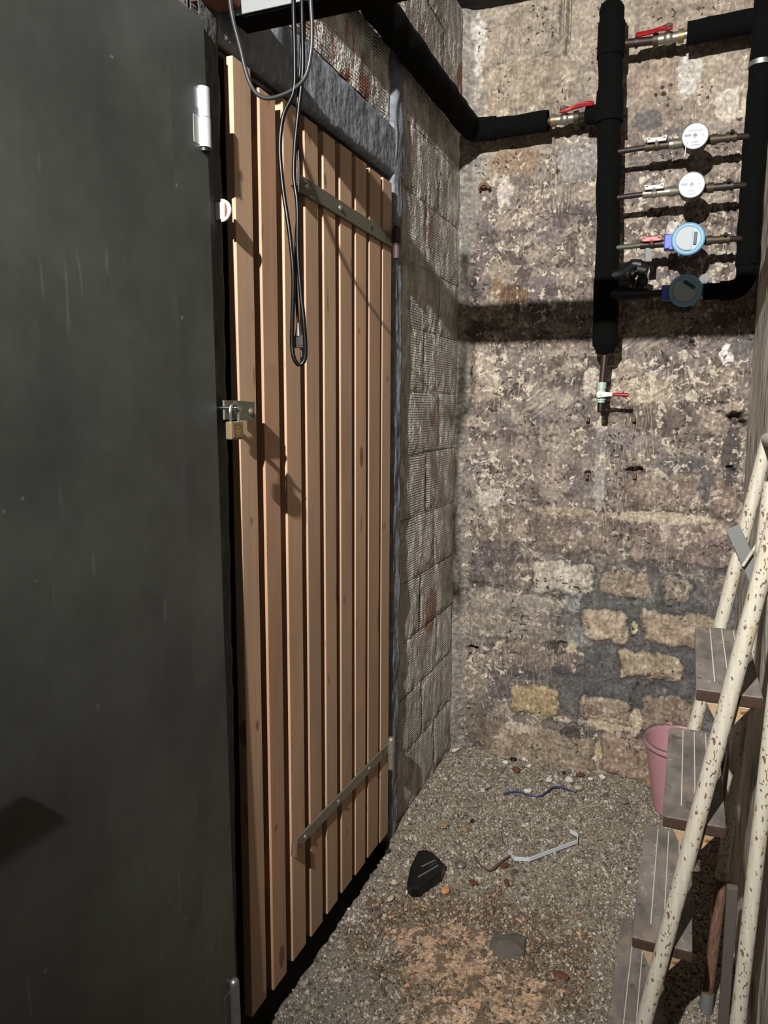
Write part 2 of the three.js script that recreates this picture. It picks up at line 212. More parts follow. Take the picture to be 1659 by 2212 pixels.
// dusty treads, u across 0.105 m, v along
const texTread = dataTex(256, 1024, (u, v, o) => {
  const x = u * 0.21, y = v * 0.84, n = fbm(x * 40, y * 16, 4), n2 = fbm(x * 9, y * 7, 3), k = 1 + 0.25 * n + 0.3 * n2; o[0] = 112 * k; o[1] = 105 * k; o[2] = 98 * k;
  mixTo(o, 150, 128, 110, 0.5 * ss(0.1, 0.4, fbm(x * 12 + 30, y * 9, 3))); mixTo(o, 70, 60, 54, 0.6 * ss(0.3, 0.5, fbm(x * 30 + 8, y * 22, 3))); mixTo(o, 178, 172, 162, 0.5 * ss(0.5, 0.62, pn(x * 110, y * 80)) * ss(0, 0.3, n2 + 0.1));
}, true);
const mTread = new THREE.MeshStandardMaterial({ map: texTread, roughness: 0.9 });
const mGroove = new THREE.MeshStandardMaterial({ color: 0xc2bcb0, roughness: 0.9 });
const mTreadEnd = new THREE.MeshStandardMaterial({ map: texRust, color: 0x8a8078, roughness: 0.9 });

const std = (c, r = 0.6, m = 0, x = {}) => new THREE.MeshStandardMaterial({ color: c, roughness: r, metalness: m, ...x });
const mFoam = new THREE.MeshPhysicalMaterial({ color: 0x050505, roughness: 0.95, specularIntensity: 0.25, bumpMap: bumpRender, bumpScale: 0.002 });
const mBlack = std(0x0c0c0d, 0.5), mCableBlack = new THREE.MeshPhysicalMaterial({ color: 0x040405, roughness: 0.35, specularIntensity: 0.5 }), mCableGrey = std(0x262628, 0.42), mPlug = std(0x2c2624, 0.45), mWhite = std(0xe8e6e0, 0.5);
const mChrome = std(0xd6dade, 0.22, 1), mSteel = std(0x9a9a96, 0.45, 0.85), mGalv = std(0x6e6c5c, 0.55, 0.5), mZinc = std(0x8c8678, 0.5, 0.6), mBrass = std(0x7e6e50, 0.45, 0.5), mBrassDull = std(0x453c2c, 0.55, 0.5), mNickel = std(0x8f8b7e, 0.4, 0.7);
const mRed = std(0x8e1118, 0.45), mDarkPipe = std(0x2c2420, 0.5, 0.3), mBrownPipe = std(0x33211d, 0.45, 0.2), mGreenPipe = std(0x4e5244, 0.55, 0.3), mVerdigris = std(0xa9bdb2, 0.6, 0.2), mGreyPlastic = std(0x6a6a68, 0.55);
const mBlue = std(0x3f56b4, 0.5), mLightBlue = std(0x6c9cbc, 0.45), mLid = std(0x969ca0, 0.5), mBlueFace = std(0x6f97b4, 0.4), mMeterDark = std(0x221f1c, 0.5);
const mPink = std(0xb28589, 0.45, 0, { side: THREE.DoubleSide }), mPinkDust = std(0x6a5a56, 0.9);
const mConcrete = std(0x5d5347, 0.95), mBrickEnd = new THREE.MeshStandardMaterial({ bumpMap: bumpRender, bumpScale: 0.004, color: 0x84503f, roughness: 0.9 });

// ------------------------------------------------------------------ builders
const taken = new Map();
const numbered = n => { const k = taken.get(n) || 0; taken.set(n, k + 1); return k ? `${n}_${String(k).padStart(3, '0')}` : n; };
function thing(name, label, category, base, group) {
  const g = new THREE.Group(); g.name = numbered(name); g.position.set(...base); scene.add(g); g.userData = { label, category }; if (group) g.userData.group = group; return g;
}
function structure(name, label) { const g = new THREE.Group(); g.name = numbered(name); g.userData = { kind: 'structure' }; if (label) g.userData.label = label; scene.add(g); return g; }
function worldOf(o) { const p = V(0, 0, 0); for (let q = o; q && q !== scene; q = q.parent) p.add(q.position); return p; }
function part(parent, name, geo, mat, label) {         // geometry given in world metres, stored relative to its parent
  const w = worldOf(parent); geo.translate(-w.x, -w.y, -w.z);
  const m = new THREE.Mesh(geo, mat); m.name = name; m.castShadow = m.receiveShadow = true; if (label) m.userData.label = label; parent.add(m); return m;
}
function solo(name, geo, mat, label, category, base, group) {       // a thing that is one mesh
  geo.translate(-base[0], -base[1], -base[2]); const m = new THREE.Mesh(geo, mat); m.name = numbered(name); m.position.set(...base); m.castShadow = m.receiveShadow = true;
  m.userData = { label, category }; if (group) m.userData.group = group; scene.add(m); return m;
}
const join = list => mergeGeometries(list.map(g => { const q = g.index ? g.toNonIndexed() : g; for (const k of Object.keys(q.attributes)) if (!['position', 'normal', 'uv'].includes(k)) q.deleteAttribute(k); return q; }));
function box(cx, cy, cz, sx, sy, sz, r = 0.002, seg = 2) { const g = new RoundedBoxGeometry(sx, sy, sz, seg, Math.min(r, sx / 2.1, sy / 2.1, sz / 2.1)); g.translate(cx, cy, cz); return g; }
function uvBox(g, s) { const p = g.attributes.position, n = g.attributes.normal, u = g.attributes.uv; for (let i = 0; i < p.count; i++) { const ax = Math.abs(n.getX(i)), ay = Math.abs(n.getY(i)), az = Math.abs(n.getZ(i)); if (ax >= ay && ax >= az) u.setXY(i, p.getZ(i) / s, p.getY(i) / s); else if (ay >= az) u.setXY(i, p.getX(i) / s, p.getZ(i) / s); else u.setXY(i, p.getX(i) / s, p.getY(i) / s); } return g; }
function cyl(a, b, r0, r1 = r0, seg = 20, uvs = 0) {
  const A = V(...a), B = V(...b), d = B.clone().sub(A), L = d.length(), g = new THREE.CylinderGeometry(r1, r0, L, seg, 1);
  if (uvs) { const u = g.attributes.uv; for (let i = 0; i < u.count; i++) u.setXY(i, u.getX(i), u.getY(i) * L / uvs); }
  g.applyQuaternion(new THREE.Quaternion().setFromUnitVectors(V(0, 1, 0), d.normalize())); g.translate((A.x + B.x) / 2, (A.y + B.y) / 2, (A.z + B.z) / 2); return g;
}
const hex = (a, b, r) => cyl(a, b, r, r, 6);
function tube(pts, r, seg = 0, rad = 10) { return new THREE.TubeGeometry(new THREE.CatmullRomCurve3(pts.map(p => V(...p))), seg || pts.length * 8, r, rad, false); }
function lathe(prof, seg = 36) { return new THREE.LatheGeometry(prof.map(p => new THREE.Vector2(p[0], p[1])), seg); }
function grid(nu, nv, fn, uvf) {                        // heightfield patch
  const P = new Float32Array((nu + 1) * (nv + 1) * 3), U = new Float32Array((nu + 1) * (nv + 1) * 2), I = [];
  for (let j = 0; j <= nv; j++) for (let i = 0; i <= nu; i++) { const k = j * (nu + 1) + i, p = fn(i / nu, j / nv); P[k * 3] = p[0]; P[k * 3 + 1] = p[1]; P[k * 3 + 2] = p[2]; const q = uvf(p); U[k * 2] = q[0]; U[k * 2 + 1] = q[1]; }
  for (let j = 0; j < nv; j++) for (let i = 0; i < nu; i++) { const a = j * (nu + 1) + i, b = a + 1, c = a + nu + 1, d = c + 1; I.push(a, b, d, a, d, c); }
  const g = new THREE.BufferGeometry(); g.setAttribute('position', new THREE.BufferAttribute(P, 3)); g.setAttribute('uv', new THREE.BufferAttribute(U, 2)); g.setIndex(I); g.computeVertexNormals(); return g;
}
function plate(pts, depth, bevel = 0.001) { const s = new THREE.Shape(pts.map(p => new THREE.Vector2(p[0], p[1]))); return new THREE.ExtrudeGeometry(s, { depth, bevelEnabled: bevel > 0, bevelThickness: bevel, bevelSize: bevel, bevelSegments: 2, curveSegments: 16 }); }

// ------------------------------------------------------------------ the lamp behind the camera
{
  // a small work light hung under the ceiling and turned towards the back wall
  const t = thing('work_light', 'small black work light with a round glowing lens hung under the ceiling', 'lamp', [LAMP.x, 2.84, LAMP.z + 0.03]);
  const aim = V(0.58, 1.75, 0), dir = aim.clone().sub(LAMP).normalize(), q = new THREE.Quaternion().setFromUnitVectors(V(0, 0, 1), dir), at = (g, k) => g.applyQuaternion(q).translate(LAMP.x + dir.x * k, LAMP.y + dir.y * k, LAMP.z + dir.z * k);
  part(t, 'housing', at(lathe([[0, -0.045], [0.024, -0.045], [0.034, -0.03], [0.036, 0.0], [0.033, 0.0], [0.031, -0.004], [0, -0.004]], 32).rotateX(Math.PI / 2), -0.012), mBlack);
  part(t, 'bracket', cyl([LAMP.x, LAMP.y + 0.02, LAMP.z + 0.03], [LAMP.x, 2.842, LAMP.z + 0.03], 0.006), mBlack);
  part(t, 'lens', at(new THREE.CircleGeometry(0.030, 32), -0.010), new THREE.MeshStandardMaterial({ color: 0xffffff, emissive: LAMP_COLOR, emissiveIntensity: 2 }));
  const l = new THREE.SpotLight(LAMP_COLOR, LAMP_POWER, 0, 44 * Math.PI / 180, 1, 2); l.position.copy(LAMP); l.target.position.copy(aim); l.castShadow = true; l.shadow.radius = 1; l.shadow.mapSize.set(2048, 2048); scene.add(l, l.target);
}

// ------------------------------------------------------------------ the setting
const RX = 1.04;
{ // floor
  const f = structure('floor');
  const h = (x, z) => 0.006 * fbm(x * 7, z * 7, 3) + 0.004 * sandAt(x, z) * (1 + fbm(x * 30, z * 30, 3)) - 0.004 - 0.09 * ss(0.030, 0.018, x + 0.006 * pn(z * 20, 2)) * ss(0.73, 0.75, z) * ss(1.72, 1.68, z);
  part(f, 'ground', grid(224, 380, (u, v) => { const x = 0.0 + (RX + 0.03) * u, z = FZ - FZ * v; return [x, h(x, z), z]; }, p => [p[0] / FX, p[2] / FZ]), mFloor);
  part(f, 'ground', uvBox(box(0.7, -0.06, 4.5, 5.6, 0.11, 5.22, 0.001), 1.2), mFloor);
  part(f, 'ground', uvBox(box(-0.52, -0.15, 0.95, 1.04, 0.1, 2.1, 0.001), 1.2), mRenderDark);
  part(f, 'ground', box(0.5, -0.18, 0.93, 1.2, 0.12, 1.98, 0.001), mRenderDark);
}
{ // back wall
  const w = structure('wall_back');
  const H = (x, y) => {
    let d = 0.010 * fbm(x * 8, y * 8, 3) + 0.0035 * fbm(x * 40, y * 40, 2);
    for (const b of HOLES) { const q = Math.hypot((x - b[0]) / b[2], (y - b[1]) / b[3]) + (b[2] > 0.007 ? 0.3 * pn(x * 60, y * 60) : 0.12 * pn(x * 60, y * 60)); if (q < 1.3) d -= b[4] * ss(1.25, 0.7, q); }
    d += 0.03 * ss(0.05, 0.0, x) * ss(0, 0.1, y); d -= 0.012 * ss(0.25, 0.0, y) * 0; return d - 0.004;
  };
  part(w, 'plaster', grid(212, 584, (u, v) => { const x = -0.01 + (RX + 0.03) * u, y = -0.02 + 2.90 * v; return [x, y, H(x, y)]; }, p => [p[0] / BW, p[1] / BH]), mBack);
  for (const s of STONES) {
    const m = 0.016, nx = Math.round((s[2] + m) * 2 / 0.006), ny = Math.round((s[3] + m) * 2 / 0.006);
    part(w, 'stone', grid(nx, ny, (u, v) => {
      const x = s[0] + (u * 2 - 1) * (s[2] + m), y = s[1] + (v * 2 - 1) * (s[3] + m), d = stoneSd(s, x, y);
      return [x, y, H(x, y) + s[4] * (ss(0.003, -0.014, d) * (1 + 0.25 * fbm(x * 30, y * 30, 3))) - 0.004 * ss(-0.002, 0.006, d)];
    }, p => [p[0] / BW, p[1] / BH]), mBack, s[9]);
  }
  part(w, 'core', box(0.5, 1.42, -0.22, 1.4, 2.95, 0.2, 0.001), mRenderDark);
}
{ // left wall: hollow bricks beside and above the slatted door
  const w = structure('wall_left');
  const base = (z, y) => 0.004 * fbm(z * 9, y * 7, 3) + 0.0022 * Math.max(0, smear(z, y)) + 0.0012 * pn(z * 55, y * 40);
  part(w, 'mortar', grid(90, 400, (u, v) => { const z = 0.69 - 0.71 * u, y = -0.02 + 2.88 * v; return [base(z, y) - 0.004, y, z]; }, p => [p[2] / LZ, p[1] / LH]), mLeft);
  part(w, 'mortar', grid(140, 90, (u, v) => { const z = 1.69 - 1.01 * u, y = 2.16 + 0.70 * v; return [base(z, y) - 0.004, y, z]; }, p => [p[2] / LZ, p[1] / LH]), mLeft);
  const r = rng(11);
  const brick = (z0, z1, y0, y1) => {
    const tilt = (r() - 0.5) * 0.012, off = (r() - 0.5) * 0.003, sl = (r() - 0.5) * 0.06, nz = Math.max(4, Math.round((z1 - z0) / 0.008)), ny = Math.round((y1 - y0) / 0.008), zc = (z0 + z1) / 2, yc = (y0 + y1) / 2;
    part(w, 'brick', grid(nz, ny, (u, v) => {
      const z = z1 - (z1 - z0) * u, y = y0 + (y1 - y0) * v + (z - zc) * sl, e = Math.min(Math.min(u, 1 - u) * (z1 - z0), Math.min(v, 1 - v) * (y1 - y0));
      return [base(z, y) + off + tilt * (y - yc) * 1.4 + 0.0032 * ss(0, 0.022, e + 0.020 * pn(z * 16, y * 16) + 0.010 * pn(z * 50, y * 50)) - 0.002, y, z];
    }, p => [p[2] / LZ, p[1] / LH]), mLeft);
  };
  let C = 0.205, row = 0;
  for (let y = 0.01; y < 2.8; y += C, row++) {
    C = 0.205 + (r() - 0.5) * 0.03; const k = (r() - 0.5) * 0.07, cuts = row % 2 ? [0.012, 0.40 + k, 0.655] : [0.012, 0.24 + k, 0.655];
    for (let i = 0; i < 2; i++) brick(cuts[i] + 0.002, cuts[i + 1] - 0.002, y + 0.002, Math.min(2.83, y + C - 0.002));
  }
  row = 0; C = 0.205; for (let y = 2.215; y < 2.8; y += C, row++) { const cuts = row % 2 ? [0.745, 1.05, 1.45, 1.69] : [0.745, 0.86, 1.26, 1.69]; for (let i = 0; i + 1 < cuts.length; i++) brick(cuts[i] + 0.002, cuts[i + 1] - 0.002, y + 0.002, Math.min(2.83, y + C - 0.002)); }
  // grey rendered lintel and post round the door, with uneven trowelled edges
  part(w, 'lintel', grid(90, 18, (u, v) => { const z = 1.69 - 1.03 * u, q = Math.sin(v * Math.PI); const y = 2.06 + (0.155 + 0.012 * pn(z * 9, 3)) * v; return [-0.02 + 0.034 * ss(0.0, 0.25, q) + 0.005 * fbm(z * 14, y * 14, 3), y, z]; }, p => [p[2] / 0.6, p[1] / 0.6]), mRender);
  part(w, 'lintel', box(-0.05, 2.12, 1.18, 0.10, 0.115, 1.02, 0.002), mRenderDark);
  part(w, 'post', grid(12, 240, (u, v) => { const y = 2.45 * v - 0.01, z = 0.745 - (0.085 + 0.014 * pn(7, y * 9)) * u, q = Math.sin(clamp(u) * Math.PI); return [-0.015 + 0.030 * ss(0, 0.4, q) + 0.008 * fbm(z * 26, y * 9, 3), y, z]; }, p => [p[2] / 0.6, p[1] / 0.6]), mRender);
  part(w, 'post', box(-0.05, 1.05, 0.70, 0.09, 2.1, 0.09, 0.002), mRenderDark);
  part(w, 'core', box(-0.07, 1.42, 0.33, 0.1, 2.88, 0.70, 0.001), mRenderDark);
  part(w, 'core', box(-0.07, 2.52, 1.2, 0.1, 0.68, 1.1, 0.001), mRenderDark);
  const w2 = structure('wall_left_near');
  part(w2, 'core', uvBox(box(-0.06, 1.42, 2.645, 0.12, 2.86, 0.17, 0.001), 0.6), mSoot);
  const w3 = structure('wall_left_upper'); part(w3, 'core', uvBox(box(-0.06, 2.47, 2.115, 0.12, 0.78, 0.835, 0.001), 0.6), mRender);
  // jamb between the two doors, with its flaking edge
  part(w, 'jamb', grid(10, 200, (u, v) => { const y = 2.12 * v, z = 1.69 - (0.062 - 0.010 * ss(0.9, 0.2, y) - 0.006 * fbm(4, y * 12, 3)) * u; return [0.018 - 0.05 * ss(0.9, 1, u) + 0.003 * fbm(z * 30, y * 12, 3), y, z]; }, p => [p[2] / 0.6, p[1] / 0.6]), mRenderDark);
  part(w, 'jamb', box(-0.06, 1.06, 1.665, 0.10, 2.12, 0.05, 0.002), mRenderDark);
  part(w, 'brick', box(0.030, 2.155, 1.661, 0.076, 0.105, 0.056, 0.006), mBrickEnd, 'broken red brick end');
}
{
  const w = structure('wall_right');
  part(w, 'plaster', grid(100, 200, (u, v) => { const z = -0.02 + 2.4 * u, y = -0.03 + 2.9 * v; return [RX + 0.010 * fbm(z * 5, y * 4, 3) - 0.005, y, z]; }, p => [p[2] / 1.5, p[1] / 2.92]), mRight);
  part(w, 'core', uvBox(box(RX + 0.08, 1.42, 1.25, 0.12, 2.88, 2.9, 0.001), 1.2), mSoot);
  part(w, 'plaster', uvBox(box(RX + 0.012, 1.42, 2.53, 0.03, 2.88, 0.34, 0.001), 1.2), mSoot);
  const f = structure('wall_front'); part(f, 'plaster', box(0.7, 1.42, 7.1, 5.6, 2.88, 0.12, 0.001), mSoot);
  const cl = structure('wall_cellar_left'); part(cl, 'plaster', box(-2.06, 1.42, 4.85, 0.12, 2.88, 4.5, 0.001), mSoot); part(cl, 'plaster', box(-1.06, 1.42, 2.66, 1.88, 2.88, 0.12, 0.001), mSoot);
  const cr = structure('wall_cellar_right'); part(cr, 'plaster', box(3.46, 1.42, 4.85, 0.12, 2.88, 4.5, 0.001), mSoot); part(cr, 'plaster', box(2.29, 1.42, 2.66, 2.25, 2.88, 0.12, 0.001), mSoot);
  const c = structure('ceiling'); part(c, 'slab', uvBox(box(0.7, 2.90, 3.4, 5.6, 0.12, 7.6, 0.001), 0.6), mSoot);
  const b = structure('wall_cellar'); part(b, 'plaster', box(-1.0, 1.4, 1.15, 0.1, 2.9, 1.4, 0.001), mRenderDark); part(b, 'plaster', box(-0.55, 1.4, 0.5, 0.9, 2.9, 0.1, 0.001), mRenderDark); part(b, 'plaster', box(-0.55, 1.4, 1.8, 0.9, 2.9, 0.1, 0.001), mRenderDark);
}

// ------------------------------------------------------------------ slatted cellar door
{
  const t = thing('slatted_door', 'closed cellar door of nine upright reddish wooden slats with gaps between', 'door', [0, 0.05, 1.2]);
  const tops = [2.047, 2.026, 2.04, 2.036, 2.034, 2.036, 2.034, 2.032, 2.034], Z = [[1.607, 1.545], [1.514, 1.452], [1.421, 1.354], [1.325, 1.261], [1.233, 1.170], [1.142, 1.074], [1.049, 0.981], [0.959, 0.882], [0.864, 0.799]], bots = [0.06, 0.052, 0.057, 0.055, 0.056, 0.059, 0.055, 0.056, 0.05];
  Z.forEach(([a, b], i) => {
    a -= (2.886 - a) * 0.0073; b -= (2.886 - b) * 0.0073; const g = box(0.014, (tops[i] + bots[i]) / 2, (a + b) / 2, 0.020, tops[i] - bots[i], a - b, 0.0016), p = g.attributes.position, n = g.attributes.normal, u = g.attributes.uv;
    for (let k = 0; k < p.count; k++) u.setXY(k, (Math.abs(n.getX(k)) > 0.5 ? p.getZ(k) : p.getX(k)) / 0.55 + i * 0.37, p.getY(k) / 2.1 + i * 0.29);
    part(t, 'slat', g, i === 1 ? mWoodRed : mWood[i % 4], i === 1 ? 'redder slat' : undefined);
  });
  for (const y of [0.35, 1.12, 1.885]) part(t, 'cross_rail', box(-0.010, y, 1.18, 0.027, 0.09, 0.74, 0.002), mWood[3]);
  // strap hinges
  const strap = (y0, y1, z0, z1, hgt, mat, lab, by0, by1, bz) => {
    const g = new RoundedBoxGeometry(0.006, hgt, z0 - z1, 2, 0.0012); g.rotateX(Math.atan2(y0 - y1, z0 - z1) * -1); g.translate(0.0285, (y0 + y1) / 2, (z0 + z1) / 2);
    const s = part(t, 'strap_hinge', g, mat, lab);
    for (const q of [0.10, 0.43, 0.80]) { const z = z0 + (z1 - z0) * q, y = y0 + (y1 - y0) * q; part(s, q > 0.7 && mat === mGalv ? 'bolt_hole' : 'bolt', q > 0.7 && mat === mGalv ? cyl([0.0314, y, z], [0.0322, y, z], 0.006, 0.006, 14) : lathe([[0, 0.006], [0.004, 0.005], [0.0075, 0.001], [0.0075, 0]], 16).rotateZ(-Math.PI / 2).translate(0.0315, y, z), q > 0.7 && mat === mGalv ? mBlack : mSteel); }
    part(s, 'curled_end', cyl([0.036, y0 - hgt / 2 + 0.002, z0 + 0.004], [0.036, y0 + hgt / 2 + 0.004, z0 + 0.002], 0.009, 0.008, 12), mRust);
    part(s, 'hinge_barrel', join([cyl([0.040, by0, bz], [0.040, (by0 + by1) / 2 + 0.006, bz], 0.0125), cyl([0.040, by1, bz], [0.040, (by0 + by1) / 2 + 0.004, bz], 0.0105), new THREE.SphereGeometry(0.0115, 14, 10).translate(0.040, by0, bz)]), mat === mGalv ? std(0x4a3a36, 0.6, 0.3) : mZinc);
    part(s, 'hinge_plate', box(0.0285, y1, z1 - 0.025, 0.006, hgt, 0.06, 0.001), mat);
  };
  strap(1.886, 1.874, 1.378, 0.840, 0.036, mGalv, 'olive grey strap hinge', 1.906, 1.826, 0.785);
  strap(0.358, 0.346, 1.414, 0.840, 0.030, mZinc, 'grey strap hinge', 0.372, 0.278, 0.800);
  // hasp
  const h = part(t, 'hasp', plate([[-1.690, 1.377], [-1.588, 1.374], [-1.585, 1.409], [-1.63, 1.411], [-1.690, 1.411]], 0.003, 0.0005).rotateY(Math.PI / 2).translate(0.047, 0, 0), mGalv);
  part(h, 'screw', lathe([[0, 0.005], [0.004, 0.004], [0.0075, 0.001], [0.0075, 0]], 16).rotateZ(-Math.PI / 2).translate(0.051, 1.391, 1.600), mNickel);
  part(h, 'spacer', box(0.039, 1.392, 1.597, 0.016, 0.034, 0.03, 0.001), mGalv);
  part(h, 'staple', tube([[0.035, 1.398, 1.69], [0.06, 1.398, 1.69], [0.074, 1.398, 1.688], [0.078, 1.396, 1.682], [0.074, 1.394, 1.676], [0.06, 1.394, 1.674], [0.035, 1.394, 1.674]], 0.0032, 40), mChrome);
}
{ // padlock hanging from the hasp
  const t = thing('padlock', 'small brass padlock with steel shackle hanging from the door hasp', 'padlock', [0.07, 1.340, 1.690]);
  const face = canvasTex(128, 96, (c, w, h) => { c.fillStyle = '#8a7450'; c.fillRect(0, 0, w, h); c.fillStyle = '#d8bc84'; for (const [x, y, l] of [[44, 20, 36], [40, 27, 40], [26, 42, 76], [28, 49, 70], [46, 64, 40], [42, 72, 46]]) for (let i = 0; i < l; i += 6) c.fillRect(x + i, y, 3.6, 4); });
  part(t, 'body', box(0.071, 1.3565, 1.690, 0.014, 0.033, 0.040, 0.003), mBrass);
  part(t, 'face_plate', uvBox(box(0.0784, 1.3565, 1.690, 0.0012, 0.026, 0.032, 0.0004), 1), mBrass);
  const pl = new THREE.PlaneGeometry(0.031, 0.025).rotateY(Math.PI / 2).translate(0.0793, 1.3565, 1.690); part(t, 'engraving', pl, new THREE.MeshStandardMaterial({ map: face, roughness: 0.45, metalness: 0.5 }));
  part(t, 'shackle', tube([[0.071, 1.370, 1.703], [0.071, 1.392, 1.703], [0.071, 1.403, 1.699], [0.071, 1.408, 1.690], [0.071, 1.403, 1.681], [0.071, 1.392, 1.677], [0.071, 1.370, 1.677]], 0.0032, 40), mChrome);
}
{ // white D-shaped flange sticking out between the doors
  const t = thing('half_round_plate', 'small white half round plate with brown centre sticking out beside the door edge', 'plate', [0.020, 1.757, 1.652]);
  const s = new THREE.Shape(); s.absarc(0, 0, 0.0195, -Math.PI / 2, Math.PI / 2, false); s.closePath();
  part(t, 'flange', new THREE.ExtrudeGeometry(s, { depth: 0.003, bevelEnabled: true, bevelSize: 0.0006, bevelThickness: 0.0006, bevelSegments: 2, curveSegments: 24 }).translate(0.030, 1.757, 1.652), mWhite);
  const c = new THREE.Shape(); c.absellipse(0.008, 0, 0.0055, 0.012, -Math.PI / 2, Math.PI / 2); c.closePath();
  part(t, 'centre', new THREE.ExtrudeGeometry(c, { depth: 0.001, bevelEnabled: false, curveSegments: 20 }).translate(0.030, 1.757, 1.6558), mRust);
  part(t, 'stem', box(0.022, 1.757, 1.653, 0.018, 0.03, 0.004, 0.001), mWhite);
}
{ // steel door of the neighbouring cellar
  const t = thing('metal_door', 'large dark grey painted steel door filling the left foreground', 'door', [0.03, 0.01, 2.1]);
  const g = box(0.030, 1.04, 2.115, 0.035, 2.045, 0.835, 0.003), p = g.attributes.position, u = g.attributes.uv; for (let i = 0; i < p.count; i++) u.setXY(i, p.getZ(i) / 0.9, p.getY(i) / 2.1);
  part(t, 'panel', g, mSteelDoor); t.rotation.z = 0.010; t.position.x = 0.036;
  part(t, 'edge_strip', box(0.045, 1.04, 1.708, 0.016, 2.045, 0.018, 0.002), mSteelDoor);
  part(t, 'edge_strip', box(0.033, 1.04, 1.697, 0.034, 2.045, 0.006, 0.001), mSteelDoor);
  const hg = part(t, 'hinge', join([cyl([0.055, 1.897, 1.712], [0.055, 1.946, 1.712], 0.0115, 0.0115, 24), cyl([0.055, 1.847, 1.712], [0.055, 1.8955, 1.712], 0.012, 0.012, 24)]), std(0xdfe4e8, 0.3, 0.55), 'shiny chrome hinge');
  part(hg, 'leaf', join([box(0.0495, 1.872, 1.728, 0.010, 0.048, 0.026, 0.002), box(0.0495, 1.925, 1.726, 0.008, 0.036, 0.02, 0.002)]), mSteel); part(hg, 'pin', cyl([0.055, 1.841, 1.712], [0.055, 1.848, 1.712], 0.0095), mBlack);
  const h2 = part(t, 'hinge', join([cyl([0.058, 0.13, 1.712], [0.058, 0.19, 1.712], 0.011), cyl([0.058, 0.192, 1.712], [0.058, 0.243, 1.712], 0.0105), new THREE.SphereGeometry(0.0105, 14, 10).translate(0.058, 0.243, 1.712)]), mSteel, 'dull grey hinge'); part(h2, 'leaf', box(0.051, 0.185, 1.73, 0.008, 0.09, 0.022, 0.002), mSteelDoor);
  part(t, 'handle', join([box(0.055, 1.0, 2.46, 0.014, 0.14, 0.03, 0.003), cyl([0.06, 1.03, 2.46], [0.10, 1.03, 2.46], 0.008), cyl([0.098, 1.03, 2.464], [0.098, 1.03, 2.34], 0.008)]), mSteel);
}

// ------------------------------------------------------------------ overhead duct with a printed front, and hanging cables
{
  const t = thing('overhead_trunking', 'black overhead cable trunking with a white printed front crossing the passage', 'trunking', [0.5, 2.09, 1.604]);
  part(t, 'channel', box(0.535, 2.131, 1.600, 0.99, 0.080, 0.058, 0.003), mFoam);
  const tx = canvasTex(1024, 128, (c, w, h) => { c.fillStyle = '#6e7170'; c.fillRect(0, 0, w, h); const r = rng(5); for (let i = 0; i < 900; i++) { c.fillStyle = `rgba(90,90,88,${r() * 0.14})`; c.fillRect(r() * w, r() * h, 1 + r() * 5, 1 + r() * 3); } c.fillStyle = 'rgba(50,52,54,0.55)'; for (const [x, y, n, s] of [[70, 66, 8, 15], [210, 62, 6, 14], [330, 60, 11, 15], [540, 58, 7, 15], [60, 34, 10, 15], [260, 32, 12, 14]]) for (let i = 0; i < n; i++) c.fillRect(x + i * s, y + (i % 3), s * 0.62, 15); });
  part(t, 'printed_front', new RoundedBoxGeometry(0.19, 0.076, 0.004, 2, 0.001).translate(0.137, 2.1315, 1.632), new THREE.MeshStandardMaterial({ map: tx, roughness: 0.6 }), 'white front with faded grey print');
}
const cableA = [[0.06, 2.30, 1.66], [0.068, 2.18, 1.675], [0.074, 2.095, 1.68], [0.079, 2.064, 1.68], [0.094, 2.010, 1.68], [0.102, 1.979, 1.68], [0.111, 1.955, 1.68], [0.124, 1.936, 1.68], [0.143, 1.926, 1.68], [0.170, 1.926, 1.68], [0.201, 1.935, 1.68], [0.219, 1.950, 1.68], [0.230, 1.988, 1.68], [0.232, 2.024, 1.68], [0.230, 2.067, 1.68], [0.228, 2.18, 1.675], [0.225, 2.30, 1.66]];
const cableB = [[0.198, 2.30, 1.66], [0.198, 2.18, 1.675], [0.198, 2.072, 1.68], [0.199, 1.986, 1.68], [0.196, 1.928, 1.68], [0.178, 1.894, 1.682], [0.171, 1.849, 1.684], [0.175, 1.781, 1.684], [0.188, 1.695, 1.684], [0.194, 1.624, 1.684], [0.191, 1.545, 1.684], [0.190, 1.509, 1.684], [0.194, 1.485, 1.684], [0.202, 1.473, 1.68], [0.210, 1.482, 1.676], [0.210, 1.545, 1.676], [0.205, 1.592, 1.676], [0.199, 1.671, 1.676], [0.199, 1.748, 1.676], [0.193, 1.794, 1.676], [0.196, 1.846, 1.676], [0.204, 1.905, 1.676], [0.212, 1.962, 1.676], [0.212, 2.027, 1.676], [0.212, 2.070, 1.676], [0.212, 2.30, 1.66]];
const cableC = [[0.205, 2.30, 1.655], [0.211, 2.18, 1.668], [0.206, 2.04, 1.668], [0.203, 1.975, 1.668], [0.198, 1.931, 1.668], [0.196, 1.857, 1.668], [0.199, 1.819, 1.668], [0.197, 1.750, 1.668], [0.192, 1.704, 1.668], [0.190, 1.658, 1.668], [0.191, 1.594, 1.668], [0.194, 1.548, 1.668]];
solo('grey_cable', tube(cableA, 0.0036, 160), mCableGrey, 'single grey cable hanging in a wide loop below the overhead trunking', 'cable', [0.15, 1.926, 1.68]);
solo('black_cable', tube(cableB, 0.0038, 240), mCableBlack, 'long black cable hanging in a narrow loop before the slatted door', 'cable', [0.20, 1.473, 1.68]);
